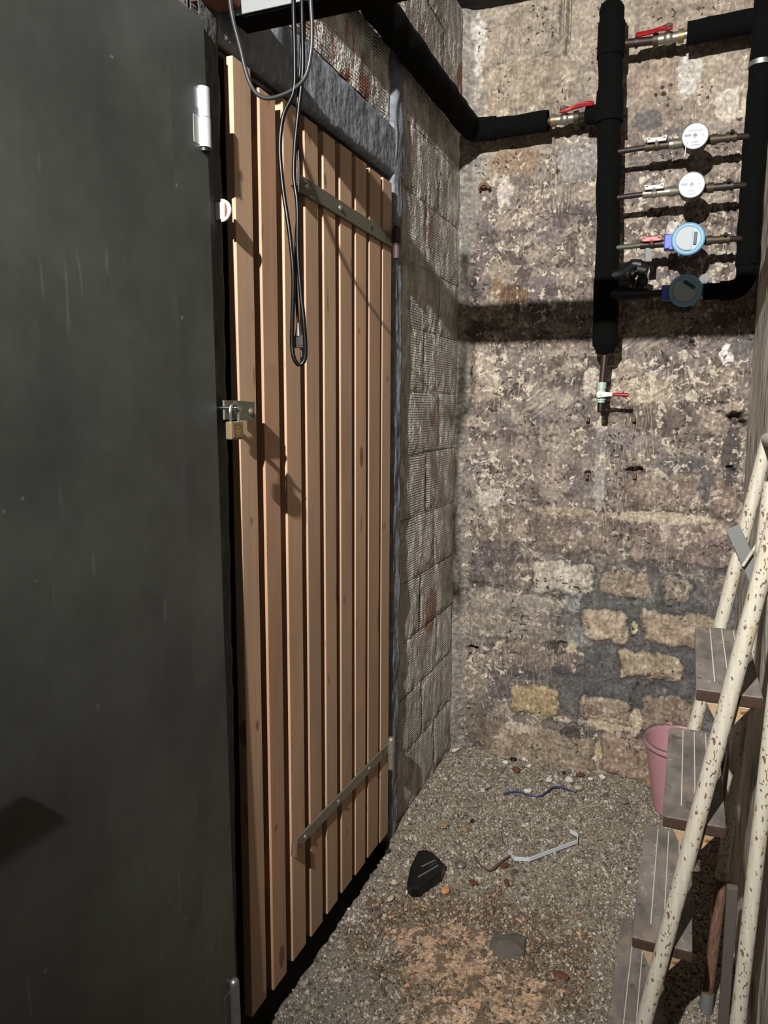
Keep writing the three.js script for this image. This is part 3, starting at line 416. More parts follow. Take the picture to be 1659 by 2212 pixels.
{
  const t = thing('plug_cable', 'thin black cable with a brown plug hanging inside the black loop', 'cable', [0.195, 1.507, 1.67]);
  part(t, 'cord', tube(cableC, 0.0026, 140), mCableBlack);
  const p = part(t, 'plug', join([box(0.1955, 1.517, 1.668, 0.020, 0.019, 0.010, 0.002), cyl([0.1955, 1.525, 1.668], [0.1945, 1.548, 1.668], 0.0075, 0.0035, 12), box(0.195, 1.5065, 1.668, 0.024, 0.003, 0.013, 0.001)]), mPlug, 'brown plug');
  part(p, 'metal_tip', box(0.199, 1.494, 1.668, 0.0035, 0.012, 0.003, 0.001), mChrome);
}

// ------------------------------------------------------------------ pipework on the back wall
const WOB = (g, a, f) => { const p = g.attributes.position; for (let i = 0; i < p.count; i++) { p.setXYZ(i, p.getX(i) + a * pn(p.getY(i) * f, p.getZ(i) * f + 3), p.getY(i) + a * pn(p.getX(i) * f + 9, p.getZ(i) * f), p.getZ(i) + a * pn(p.getX(i) * f, p.getY(i) * f + 5)); } g.computeVertexNormals(); return g; };
function foamTube(pts, r, seg = 80) { return WOB(tube(pts, r, seg, 22), 0.004, 16); }
{
  const t = thing('riser_pipe', 'thick upright black insulated pipe from top of wall down to the drain tap', 'pipe', [0.565, 1.60, 0.13]);
  const X = y => 0.536 + (2.71 - y) * 0.025, sl = (y0, y1, r) => { const g = new THREE.CylinderGeometry(r, r, y1 - y0, 28, 24); g.translate(0, (y0 + y1) / 2, 0); const p = g.attributes.position; for (let i = 0; i < p.count; i++) p.setX(i, p.getX(i) + X(p.getY(i))); g.translate(0, 0, 0.13); return WOB(g, 0.005, 11); };
  part(t, 'insulation_sleeve', sl(2.36, 2.70, 0.039), mFoam); part(t, 'insulation_sleeve', sl(1.84, 2.362, 0.0385), mFoam); part(t, 'insulation_sleeve', sl(1.615, 1.843, 0.042), mFoam);
  part(t, 'end_cap', lathe([[0, 0.03], [0.02, 0.028], [0.034, 0.016], [0.039, 0], [0.039, -0.01]], 28).translate(X(2.7), 2.695, 0.13), mFoam);
  part(t, 'tape_collar', cyl([X(2.40), 2.345, 0.13], [X(2.44), 2.445, 0.13], 0.046, 0.043, 28), mFoam); part(t, 'tape_collar', cyl([X(2.6), 2.55, 0.13], [X(2.6), 2.655, 0.13], 0.044, 0.043, 28), mFoam);
  part(t, 'bottom_collar', cyl([X(1.6), 1.590, 0.13], [X(1.62), 1.62, 0.13], 0.028, 0.041, 28), mFoam);
}
{
  const t = thing('insulated_wall_pipe', 'black insulated pipe running along the brick wall and round the corner', 'pipe', [0.06, 2.38, 0.1]);
  part(t, 'long_run', foamTube([[0.062, 2.412, 2.3], [0.062, 2.410, 1.8], [0.062, 2.408, 1.3], [0.060, 2.404, 0.8], [0.060, 2.400, 0.4], [0.062, 2.396, 0.2]], 0.041, 120), mFoam);
  part(t, 'elbow', foamTube([[0.062, 2.396, 0.21], [0.062, 2.394, 0.14], [0.075, 2.392, 0.105], [0.105, 2.391, 0.095], [0.15, 2.390, 0.092]], 0.039, 40), mFoam);
  part(t, 'short_run', foamTube([[0.145, 2.390, 0.092], [0.22, 2.390, 0.092], [0.335, 2.390, 0.092]], 0.035, 40), mFoam);
  part(t, 'bare_end', cyl([0.32, 2.390, 0.092], [0.352, 2.390, 0.092], 0.0135), mBrassDull);
}
function ballValve(name, label, x, y, z, dir) {      // lever points in direction dir along x
  const t = thing(name, label, 'valve', [x, y, z], 'red lever valves');
  part(t, 'valve_body', join([cyl([x - 0.032, y, z], [x + 0.032, y, z], 0.016), new THREE.SphereGeometry(0.021, 20, 14).translate(x, y, z)]), mNickel);
  for (const s of [-1, 1]) part(t, 'hex_nut', hex([x + s * 0.030, y, z], [x + s * 0.047, y, z], 0.021), s === -dir ? mBrass : mBrassDull);
  part(t, 'stem', join([cyl([x, y, z], [x, y + 0.020, z + 0.034], 0.007), hex([x, y + 0.0195, z + 0.033], [x, y + 0.024, z + 0.041], 0.010)]), mNickel);
  const pts = [[-0.012, -0.011], [0.008, -0.011], [0.020, -0.007], [0.045, -0.007], [0.058, -0.006], [0.096, -0.008], [0.100, 0], [0.096, 0.008], [0.058, 0.009], [0.045, 0.007], [0.020, 0.007], [0.008, 0.011], [-0.012, 0.011]];
  const g = plate(pts, 0.004, 0.0012); const p = g.attributes.position; for (let i = 0; i < p.count; i++) p.setZ(i, p.getZ(i) + 0.009 * ss(0.03, 0.055, p.getX(i))); g.computeVertexNormals();
  if (dir < 0) g.rotateY(Math.PI).translate(0, 0, 0.004); g.rotateX(-0.5); g.translate(x, y + 0.018, z + 0.032); part(t, 'lever', g, mRed);
  return t;
}
ballValve('ball_valve', 'brass ball valve with red lever pointing right, at end of corner pipe', 0.392, 2.390, 0.092, 1);
ballValve('ball_valve', 'brass ball valve with red lever pointing left, highest on the wall', 0.715, 2.596, 0.092, -1);
{
  const t = thing('riser_stub', 'short bare dark pipe joining the lower red lever valve to the riser', 'pipe', [0.47, 2.39, 0.092]); part(t, 'tube', cyl([0.438, 2.390, 0.092], [0.512, 2.390, 0.11], 0.0135), mDarkPipe); part(t, 'insulation_sleeve', foamTube([[0.468, 2.388, 0.098], [0.49, 2.387, 0.104], [0.515, 2.386, 0.112]], 0.030, 16), mFoam);
  const q = thing('riser_stub', 'short bare brown pipe joining the upper red lever valve to the riser', 'pipe', [0.62, 2.59, 0.092]); part(q, 'tube', cyl([0.57, 2.594, 0.11], [0.671, 2.596, 0.092], 0.0135), mBrownPipe); part(q, 'clip', cyl([0.612, 2.595, 0.101], [0.622, 2.595, 0.100], 0.018), mBlack);
}
{
  const t = thing('insulated_top_pipe', 'short thick black insulated pipe at top right of the wall', 'pipe', [0.87, 2.60, 0.09]);
  part(t, 'insulation_sleeve', foamTube([[0.772, 2.600, 0.092], [0.85, 2.602, 0.092], [0.98, 2.606, 0.094]], 0.035, 40), mFoam); part(t, 'bare_end', cyl([0.755, 2.598, 0.092], [0.79, 2.60, 0.092], 0.0135), mNickel);
}
{
  const t = thing('insulated_side_pipe', 'upright black insulated pipe in the right corner bending towards the lowest meter', 'pipe', [0.99, 1.78, 0.12]);
  part(t, 'upright', foamTube([[0.994, 2.83, 0.12], [0.994, 2.5, 0.12], [0.990, 2.2, 0.12], [0.990, 1.95, 0.12], [0.990, 1.86, 0.12]], 0.034, 90), mFoam);
  part(t, 'elbow', foamTube([[0.990, 1.87, 0.12], [0.990, 1.82, 0.12], [0.978, 1.795, 0.128], [0.95, 1.782, 0.14], [0.92, 1.780, 0.148]], 0.031, 40), mFoam);
  part(t, 'short_run', foamTube([[0.93, 1.780, 0.147], [0.90, 1.779, 0.15], [0.868, 1.779, 0.15]], 0.026, 24), mFoam);
  part(t, 'pipe_clip', cyl([0.992, 2.455, 0.12], [0.992, 2.470, 0.12], 0.0365, 0.0365, 28), mSteel, 'steel pipe clip');
}
// meters: axis towards the viewer (+z), origin on the pipe axis
const dialTex = canvasTex(256, 256, (c, w) => {
  c.fillStyle = '#e9ecf0'; c.fillRect(0, 0, w, w); c.fillStyle = '#8d949e'; c.fillRect(58, 62, 140, 24); c.fillStyle = '#c7ccd4'; for (let i = 0; i < 8; i++) c.fillRect(62 + i * 17, 66, 9, 16); c.fillStyle = '#c79aa6'; c.fillRect(176, 64, 20, 20);
  c.fillStyle = '#5a678e'; c.fillRect(24, 104, 66, 26); c.fillStyle = '#3c3f52'; c.beginPath(); c.arc(128, 122, 20, 0, 7); c.fill(); c.fillStyle = '#c69a3c'; c.beginPath(); c.arc(122, 146, 13, 0, 7); c.fill();
  c.strokeStyle = '#9aa2b4'; c.lineWidth = 3; c.beginPath(); c.arc(204, 124, 22, 0, 7); c.stroke(); c.fillStyle = '#6a4a6a'; c.beginPath(); c.arc(204, 126, 8, 0, 7); c.fill(); c.fillStyle = '#6d7480'; c.fillRect(96, 180, 66, 14); c.fillRect(92, 212, 86, 12); c.fillStyle = '#b5bac4'; c.fillRect(90, 32, 76, 10);
});
const mDial = new THREE.MeshStandardMaterial({ map: dialTex, roughness: 0.4, color: 0xd4d4d6 });
function meterA(x, y, label) {
  const t = thing('water_meter', label, 'meter', [x, y, 0.15], 'water meters on the wall');
  const rot = g => g.rotateX(Math.PI / 2).translate(x, y, 0.15);
  part(t, 'body', rot(lathe([[0, -0.022], [0.028, -0.02], [0.037, -0.01], [0.039, 0.01], [0.038, 0.036], [0.0405, 0.040], [0.0405, 0.052], [0.038, 0.055], [0.036, 0.055]], 40)), mMeterDark);
  part(t, 'dial', new THREE.CircleGeometry(0.0385, 40).translate(x, y, 0.2052), mDial);
  part(t, 'glass_rim', new THREE.TorusGeometry(0.0388, 0.0016, 8, 44).translate(x, y, 0.2052), mGreyPlastic);
  for (const s of [-1, 1]) part(t, 'neck', join([cyl([x + s * 0.030, y, 0.15], [x + s * 0.052, y, 0.15], 0.0135), hex([x + s * 0.048, y, 0.15], [x + s * 0.066, y, 0.15], 0.0165)]), s < 0 ? mGalv : mBrassDull);
  return t;
}
const m1 = meterA(0.815, 2.248, 'round white faced water meter with a loose white string, topmost of four');
part(m1, 'seal_string', tube([[0.795, 2.236, 0.2075], [0.790, 2.222, 0.210], [0.789, 2.205, 0.208], [0.788, 2.188, 0.206]], 0.0011, 24, 6), mWhite);
meterA(0.813, 2.102, 'round white faced water meter without string, second from the top');
function meterB(x, y, label, turn) {
  const t = thing('water_meter', label, 'meter', [x, y, 0.15], 'water meters on the wall');
  const rot = g => g.rotateX(Math.PI / 2).translate(x, y, 0.15);
  part(t, 'body', rot(lathe([[0, -0.022], [0.028, -0.02], [0.040, -0.01], [0.042, 0.02], [0.042, 0.032]], 40)), mBlue);
  part(t, 'ring', rot(lathe([[0.042, 0.028], [0.050, 0.030], [0.0515, 0.044], [0.049, 0.050], [0.041, 0.052], [0.040, 0.048]], 48)), mLightBlue);
  const f = part(t, 'face', rot(lathe([[0, 0.052], [0.037, 0.052], [0.0405, 0.050], [0.0405, 0.044]], 40)), mBlueFace);
  const a = turn, s = new THREE.Shape(), al = 1.15; s.absarc(0, 0, 0.036, Math.PI - 1.9 + a, Math.PI + 1.9 + a, false); s.closePath();
  part(f, 'lid', new THREE.ExtrudeGeometry(s, { depth: 0.003, bevelEnabled: true, bevelSize: 0.0006, bevelThickness: 0.0006, curveSegments: 32 }).translate(x, y, 0.2025), mLid);
  const cw = box(0.021, 0, 0, 0.010, 0.040, 0.003, 0.001); cw.rotateZ(a).translate(x, y, 0.2035); part(f, 'counter', cw, mBlack);
  part(f, 'bright_rim', new THREE.TorusGeometry(0.0395, 0.0013, 8, 48).translate(x, y, 0.202), mLid);
  part(t, 'neck', join([box(x - 0.058, y + 0.001, 0.155, 0.030, 0.046, 0.040, 0.004), box(x - 0.048, y - 0.02, 0.165, 0.018, 0.012, 0.03, 0.002)]), mBlue); part(t, 'neck', join([cyl([x + 0.035, y, 0.15], [x + 0.06, y, 0.15], 0.0135), hex([x + 0.054, y, 0.15], [x + 0.070, y, 0.15], 0.0165)]), mBrassDull);
  return t;
}
meterB(0.812, 1.940, 'pale blue ringed water meter with grey lid and upright counter, third from top', -0.05);
meterB(0.812, 1.780, 'pale blue ringed water meter in shadow with slanted counter, lowest of four', 0.95);
function inlet(y, x1, label, mat, valveMat, lever) {
  const t = thing('inlet_pipe', label, 'pipe', [0.67, y, 0.15], 'short pipes between the riser and the meters');
  part(t, 'tube', cyl([0.566, y - 0.002, 0.143], [0.672, y, 0.15], 0.0085), mat);
  const v = part(t, 'shutoff_valve', join([cyl([0.668, y, 0.15], [0.738, y, 0.15], 0.0125), new THREE.SphereGeometry(0.0155, 16, 12).translate(0.70, y, 0.15), hex([0.664, y, 0.15], [0.678, y, 0.15], 0.0145)]), valveMat);
  part(v, 'butterfly_handle', join([box(0.700, y + 0.012, 0.176, 0.058, 0.014, 0.005, 0.002), box(0.676, y + 0.017, 0.176, 0.014, 0.010, 0.005, 0.002), box(0.724, y + 0.017, 0.176, 0.014, 0.010, 0.005, 0.002), cyl([0.70, y, 0.155], [0.70, y + 0.012, 0.178], 0.006)]), lever);
  part(t, 'union_nut', hex([0.738, y, 0.15], [x1, y, 0.15], 0.0155), mSteel);
}
const mHandle = std(0xb9b6ae, 0.5, 0.3), mHandleRed = std(0xc06a66, 0.5);
inlet(2.248, 0.750, 'dark inlet pipe with pale butterfly valve beside the topmost meter', mDarkPipe, mBrassDull, mHandle);
inlet(2.102, 0.748, 'dark inlet pipe with grey butterfly valve beside the second meter', mDarkPipe, mZinc, mHandle);
inlet(1.940, 0.741, 'greenish inlet pipe with reddish butterfly valve beside the third meter', mGreenPipe, mDarkPipe, mHandleRed);
function outlet(y, label, mat) {
  const t = thing('outlet_pipe', label, 'pipe', [0.91, y, 0.15], 'short pipes from the meters to the side pipe');
  part(t, 'check_valve', join([cyl([0.879, y, 0.15], [0.935, y, 0.15], 0.012), hex([0.905, y, 0.15], [0.917, y, 0.15], 0.0155), cyl([0.926, y, 0.15], [0.936, y, 0.15], 0.015)]), mat);
  part(t, 'tube', cyl([0.934, y, 0.15], [0.985, y, 0.135], 0.0095), mDarkPipe); part(t, 'knob', cyl([0.922, y + 0.006, 0.155], [0.922, y + 0.012, 0.172], 0.006), mBlack);
}
outlet(2.248, 'brassy outlet pipe right of the topmost meter', mBrassDull); outlet(2.102, 'dark outlet pipe right of the second meter', mDarkPipe); outlet(1.940, 'olive outlet pipe right of the third meter', mBrassDull);
solo('pipe_tag', box(0.692, 1.908, 0.150, 0.022, 0.046, 0.010, 0.002), mGreyPlastic, 'small grey plastic block hanging under the third inlet pipe', 'tag', [0.692, 1.885, 0.15]);
{
  const t = thing('pipe_fittings', 'cluster of black elbows, nuts and knobs between the riser and lowest meter', 'fittings', [0.65, 1.83, 0.15]);
  part(t, 'elbow', tube([[0.575, 1.845, 0.14], [0.61, 1.852, 0.15], [0.640, 1.868, 0.165], [0.652, 1.878, 0.172]], 0.019, 30, 16), mBlack);
  part(t, 'elbow', tube([[0.640, 1.815, 0.15], [0.632, 1.855, 0.16], [0.645, 1.876, 0.165], [0.672, 1.872, 0.165]], 0.017, 30, 16), mBlack);
  part(t, 'nut', hex([0.662, 1.860, 0.165], [0.690, 1.852, 0.17], 0.020), mBlack); part(t, 'nut', hex([0.605, 1.822, 0.15], [0.640, 1.815, 0.155], 0.022), mBlack);
  part(t, 'knob', lathe([[0, 0.026], [0.012, 0.025], [0.016, 0.018], [0.016, 0.006], [0.012, 0], [0, 0]], 14).rotateX(1.2).translate(0.680, 1.815, 0.165), mBlack); part(t, 'knob', lathe([[0, 0.022], [0.010, 0.021], [0.013, 0.014], [0.012, 0], [0, 0]], 14).rotateX(1.3).rotateY(-0.4).translate(0.650, 1.840, 0.175), mBlack);
  part(t, 'run', join([cyl([0.575, 1.785, 0.145], [0.70, 1.780, 0.15], 0.022), cyl([0.69, 1.780, 0.15], [0.742, 1.780, 0.15], 0.0135)]), mBlack); part(t, 'run', cyl([0.665, 1.785, 0.15], [0.678, 1.845, 0.16], 0.014), mBlack);
}
solo('pipe_stub', join([cyl([0.868, 1.832, 0.0], [0.868, 1.832, 0.075], 0.016, 0.016, 20), box(0.885, 1.828, 0.04, 0.012, 0.018, 0.05, 0.003)]), mGreyPlastic, 'grey capped pipe stub on the wall above the lowest meter', 'pipe', [0.868, 1.816, 0.0]);
{ // drain tap
  const t = thing('drain_tap', 'greenish drain tap with a red lever below the thick riser', 'tap', [0.557, 1.385, 0.13]);
  part(t, 'tube', cyl([0.564, 1.600, 0.13], [0.558, 1.480, 0.13], 0.0115), mBrownPipe);
  part(t, 'tap_body', join([cyl([0.5575, 1.488, 0.13], [0.557, 1.422, 0.13], 0.0135), cyl([0.5575, 1.492, 0.13], [0.5575, 1.470, 0.13], 0.0155), cyl([0.557, 1.436, 0.13], [0.557, 1.430, 0.13], 0.0165), new THREE.SphereGeometry(0.0165, 18, 12).translate(0.557, 1.452, 0.13), cyl([0.557, 1.450, 0.13], [0.557, 1.450, 0.155], 0.008)]), mVerdigris);
  part(t, 'nozzle', lathe([[0.0, -0.034], [0.010, -0.034], [0.0115, -0.03], [0.0115, 0.0]], 20).translate(0.557, 1.422, 0.13), mBlack);
  const l = part(t, 'lever', plate([[-0.012, -0.006], [-0.006, -0.011], [0.006, -0.009], [0.045, -0.005], [0.045, 0.005], [0.006, 0.009], [-0.006, 0.011], [-0.012, 0.006]], 0.003, 0.0008).translate(0.557, 1.450, 0.155), mHandle);
  part(l, 'grip', cyl([0.597, 1.4495, 0.157], [0.650, 1.447, 0.157], 0.0058, 0.0072, 14), mRed); part(l, 'screw', hex([0.557, 1.450, 0.158], [0.557, 1.450, 0.163], 0.006), mNickel);
}
// rusty ironwork in the wall
for (const [x, y, s, l] of [[0.500, 1.362, 0.013, 'rusty square peg in wall below the tap, on the left'], [0.662, 1.363, 0.013, 'rusty square peg in wall below the red tap lever'], [0.505, 1.150, 0.012, 'lower rusty square peg left of the pale streak'], [0.674, 1.158, 0.014, 'lower rusty square peg under a dark crescent hole']])
  solo('rusty_peg', uvBox(box(x, y, 0.006, s, s * 1.25, 0.034, 0.002), 0.1), mRust, l, 'peg', [x, y, 0], 'rusty pegs in the back wall');
{
  const t = thing('pipe_bracket', 'rusty half round bracket stub high on the back wall near the corner', 'bracket', [0.094, 2.213, 0]);
  const s = new THREE.Shape(); s.absarc(0, 0, 0.022, 0.1, Math.PI - 0.1, false); s.absarc(0, -0.002, 0.016, Math.PI - 0.1, 0.1, true); s.closePath();
  part(t, 'band', new THREE.ExtrudeGeometry(s, { depth: 0.024, bevelEnabled: true, bevelSize: 0.001, bevelThickness: 0.001, bevelSegments: 1, curveSegments: 16 }).translate(0.094, 2.204, 0.012), mRust); part(t, 'shank', box(0.094, 2.217, 0.012, 0.03, 0.012, 0.03, 0.002), mRust);
}

// ------------------------------------------------------------------ bucket
{
  const t = thing('bucket', 'dusty pink plastic bucket standing behind the stepladder', 'bucket', [0.888, 0, 0.20]);
  const at = g => g.translate(0.888, 0.004, 0.20);
  part(t, 'shell', at(lathe([[0, 0.004], [0.080, 0.004], [0.084, 0.008], [0.122, 0.252], [0.124, 0.262], [0.1215, 0.262], [0.119, 0.250], [0.081, 0.012], [0, 0.012]], 64)), mPink);
  part(t, 'rim', at(lathe([[0.1215, 0.262], [0.127, 0.264], [0.1295, 0.258], [0.129, 0.246], [0.126, 0.240], [0.1225, 0.244]], 64)), mPink);
  part(t, 'handle', tube([[0.842, 0.268, 0.082], [0.80, 0.27, 0.10], [0.77, 0.27, 0.15], [0.762, 0.269, 0.20], [0.772, 0.268, 0.25], [0.81, 0.268, 0.305], [0.87, 0.270, 0.33], [0.93, 0.27, 0.32], [0.934, 0.268, 0.318]], 0.0025, 60, 8), std(0x77716c, 0.5, 0.4), 'thin grey wire handle');
  for (const [x, z, a] of [[0.842, 0.086, 0.39], [0.934, 0.314, 0.39]]) { const g = new THREE.TorusGeometry(0.0085, 0.0036, 10, 20, Math.PI).rotateY(-a).translate(x, 0.268, z); part(t, 'ear', join([g]), mPink); }
  part(t, 'dust', at(new THREE.CircleGeometry(0.083, 32).rotateX(-Math.PI / 2).translate(0, 0.02, 0)), mPinkDust);
}

// ------------------------------------------------------------------ stepladder
{
  const t = thing('stepladder', 'rusty white tubular stepladder with dusty plank treads leaning on the right wall', 'ladder', [0.88, 0, 1.27]);
  const ZN = 1.501, ZF = 1.043, RXY = y => 0.792 + 0.163 * y;
  const rail = (z, top) => cyl([RXY(0.01), 0.004, z], [RXY(top), top, z], 0.0148, 0.0148, 24, 0.35);
  part(t, 'stile', rail(ZN, 1.34), mTube); part(t, 'stile', rail(ZF, 1.34), mTube);
  part(t, 'top_bar', cyl([RXY(1.34), 1.335, ZF - 0.01], [RXY(1.34), 1.335, ZN + 0.01], 0.0148, 0.0148, 20, 0.35), mTube);
  for (const y of [0.147, 0.402, 0.658, 0.908]) {
    const xc = RXY(y) + (y > 0.8 ? 0 : -0.002), w = 0.104, L = ZN - ZF - 0.034, zc = (ZN + ZF) / 2;
    const s = new THREE.Shape(), a = w / 2, b = L / 2, r = 0.016; s.moveTo(-a + 0.003, -b); s.lineTo(a - 0.003, -b); s.lineTo(a, -b + 0.003); s.lineTo(a, b - r); s.absarc(a - r, b - r, r, 0, Math.PI / 2); s.lineTo(-a + r, b); s.absarc(-a + r, b - r, r, Math.PI / 2, Math.PI); s.lineTo(-a, -b + 0.003); s.lineTo(-a + 0.003, -b);
    const g = new THREE.ExtrudeGeometry(s, { depth: 0.018, bevelEnabled: true, bevelSize: 0.0015, bevelThickness: 0.002, bevelSegments: 2, curveSegments: 8 }); g.rotateX(-Math.PI / 2); g.translate(xc, y - 0.020, zc);
    const p = g.attributes.position, u = g.attributes.uv; for (let i = 0; i < p.count; i++) u.setXY(i, (p.getX(i) - xc) / 0.21 + y * 0.9, p.getZ(i) / 0.84 + y * 2.3);
    const tr = part(t, 'tread', g, mTread);
    for (const dx of [-0.022, 0.002, 0.026]) part(tr, 'groove_strip', box(xc + dx, y + 0.0004, zc - 0.02, 0.0022, 0.0012, L - 0.06, 0.0004), mGroove);
    part(tr, 'front_lip', box(xc, y - 0.0115, zc + b - 0.001, w + 0.001, 0.0195, 0.010, 0.0025), mTreadEnd, 'rusty brown end');
    for (const [z, sg] of [[ZN - 0.019, 1], [ZF + 0.019, -1]]) { const tri = plate([[-0.036, 0], [0.036, 0], [0.004, -0.046], [-0.012, -0.046]], 0.003, 0.0004).translate(xc, y - 0.0215, z - 0.0015); part(tr, 'bracket', tri, mRustTube); part(tr, 'bracket', box(xc, y - 0.0235, z - sg * 0.02, 0.07, 0.003, 0.044, 0.001), mTube); }
  }
  const leg = (z, x0, x1, top) => [cyl([x0 + (x1 - x0) * 0.28, top * 0.28, z], [x1, top, z], 0.0125, 0.0125, 20, 0.35), cyl([x0, 0.025, z], [x0 + (x1 - x0) * 0.282, top * 0.282, z], 0.0122, 0.0128, 20, 0.35)];
  const [l1, l1b] = leg(1.12, 0.962, 1.012, 1.25), [l2, l2b] = leg(1.56, 0.975, 1.012, 1.25);
  const a = part(t, 'rear_leg', l1, mTube); part(a, 'rusty_end', l1b, mRust, 'rust red lower end'); part(a, 'foot', cyl([0.9615, 0.003, 1.12], [0.963, 0.05, 1.12], 0.0150, 0.0140, 18), mGreyPlastic); part(a, 'joint_ring', cyl([0.976, 0.342, 1.12], [0.9765, 0.36, 1.12], 0.0145), mSteel);
  const b = part(t, 'rear_leg', l2, mTube); part(b, 'lower_end', l2b, mTube); part(b, 'foot', cyl([0.975, 0.003, 1.56], [0.976, 0.05, 1.56], 0.0145, 0.0138, 18), mGreyPlastic);
  part(t, 'spreader', box(0, 0, 0, 0.030, 0.16, 0.004, 0.0018).rotateZ(0.45).translate(0.985, 1.070, 1.066), mGreyPlastic, 'grey flat spreader bar with rusty edge'); part(t, 'spreader', cyl([0.975, 1.06, 1.085], [1.020, 1.15, 1.085], 0.0035), mTube);
}
solo('leaning_batten', box(0, 0, 0, 0.022, 0.40, 0.014, 0.002).rotateZ(0.02).rotateX(0.20).translate(0.993, 0.200, 1.195), std(0x564f49, 0.9), 'grey flat batten leaning among the rear legs of the stepladder', 'batten', [0.993, 0.0, 1.16]);

// ------------------------------------------------------------------ floor litter
{
  const t = thing('black_case', 'faceted black plastic case with two pale stripes lying on the gravel', 'case', [0.185, 0, 0.90]);
  const top = [[0.138, 0.815], [0.160, 0.800], [0.184, 0.806], [0.236, 0.851], [0.239, 0.893], [0.203, 0.985], [0.180, 0.995], [0.160, 0.975], [0.143, 0.900]];
  const s = new THREE.Shape(top.map(p => new THREE.Vector2(p[0], -p[1]))), g = new THREE.ExtrudeGeometry(s, { depth: 0.022, bevelEnabled: true, bevelThickness: 0.007, bevelSize: 0.006, bevelOffset: -0.006, bevelSegments: 2 }); g.rotateX(-Math.PI / 2); g.translate(0, 0.006, 0);
  part(t, 'shell', g, std(0x0e0e10, 0.4));
  const bar = (a, b, w) => { const A = V(a[0], 0.036, a[1]), B = V(b[0], 0.036, b[1]), d = B.clone().sub(A); const q = box(0, 0, 0, w, 0.002, d.length(), 0.0006); q.rotateY(Math.atan2(d.x, d.z)); q.translate((A.x + B.x) / 2, 0.0355, (A.z + B.z) / 2); return q; };
  part(t, 'stripe', bar([0.177, 0.893], [0.204, 0.846], 0.0045), mGreyPlastic, 'pale grey stripe'); part(t, 'stripe', bar([0.184, 0.946], [0.221, 0.868], 0.0045), mGreyPlastic, 'pale grey stripe'); part(t, 'window', bar([0.196, 0.89], [0.212, 0.858], 0.008), std(0x2a2a2e, 0.3)); part(t, 'tip', box(0.166, 0.012, 0.992, 0.004, 0.012, 0.004, 0.001), mWhite);
}
{ // bent white strip on edge
  const P2 = [[0.394, 0.682], [0.418, 0.708], [0.462, 0.696], [0.587, 0.537], [0.584, 0.500], [0.558, 0.486]], gs = [];
  for (let i = 0; i + 1 < P2.length; i++) { const [a, b] = [P2[i], P2[i + 1]], L = Math.hypot(b[0] - a[0], b[1] - a[1]); const g = box(0, 0, 0, 0.0035, 0.013, L + 0.003, 0.0008); g.rotateY(Math.atan2(b[0] - a[0], b[1] - a[1])); g.translate((a[0] + b[0]) / 2, 0.011, (a[1] + b[1]) / 2); gs.push(g); }
  solo('bent_strip', join(gs), std(0xc4cace, 0.45), 'bent white plastic strip lying on edge in the middle of the floor', 'strip', [0.49, 0, 0.60]);
}
solo('blue_wire', tube([[0.294, 0.005, 0.315], [0.341, 0.006, 0.281], [0.382, 0.005, 0.290], [0.418, 0.006, 0.285], [0.439, 0.008, 0.244], [0.455, 0.010, 0.208], [0.487, 0.007, 0.191], [0.515, 0.005, 0.197], [0.538, 0.005, 0.200]], 0.0034, 80), std(0x33406a, 0.45), 'wavy dark blue wire on the gravel near the back wall', 'wire', [0.42, 0, 0.25]);
function chip(seed, sx, sy, sz, rough = 0.35) { const r = rng(seed), g = new THREE.IcosahedronGeometry(1, 1), p = g.attributes.position, map = new Map(); for (let i = 0; i < p.count; i++) { const k = [p.getX(i), p.getY(i), p.getZ(i)].map(v => v.toFixed(3)).join(); if (!map.has(k)) map.set(k, 1 - rough * r()); const f = map.get(k); p.setXYZ(i, p.getX(i) * f * sx, p.getY(i) * f * sy, p.getZ(i) * f * sz); } g.computeVertexNormals(); return g; }
const chipMats = { white: std(0xd2cbbe, 0.9), cream: std(0xb9a98e, 0.9), brown: std(0x5d3a26, 0.9), orange: std(0xc98a5e, 0.9), dark: std(0x1e1a18, 0.8), grey: std(0x6f6a62, 0.95), tan: std(0x8e7457, 0.95) };
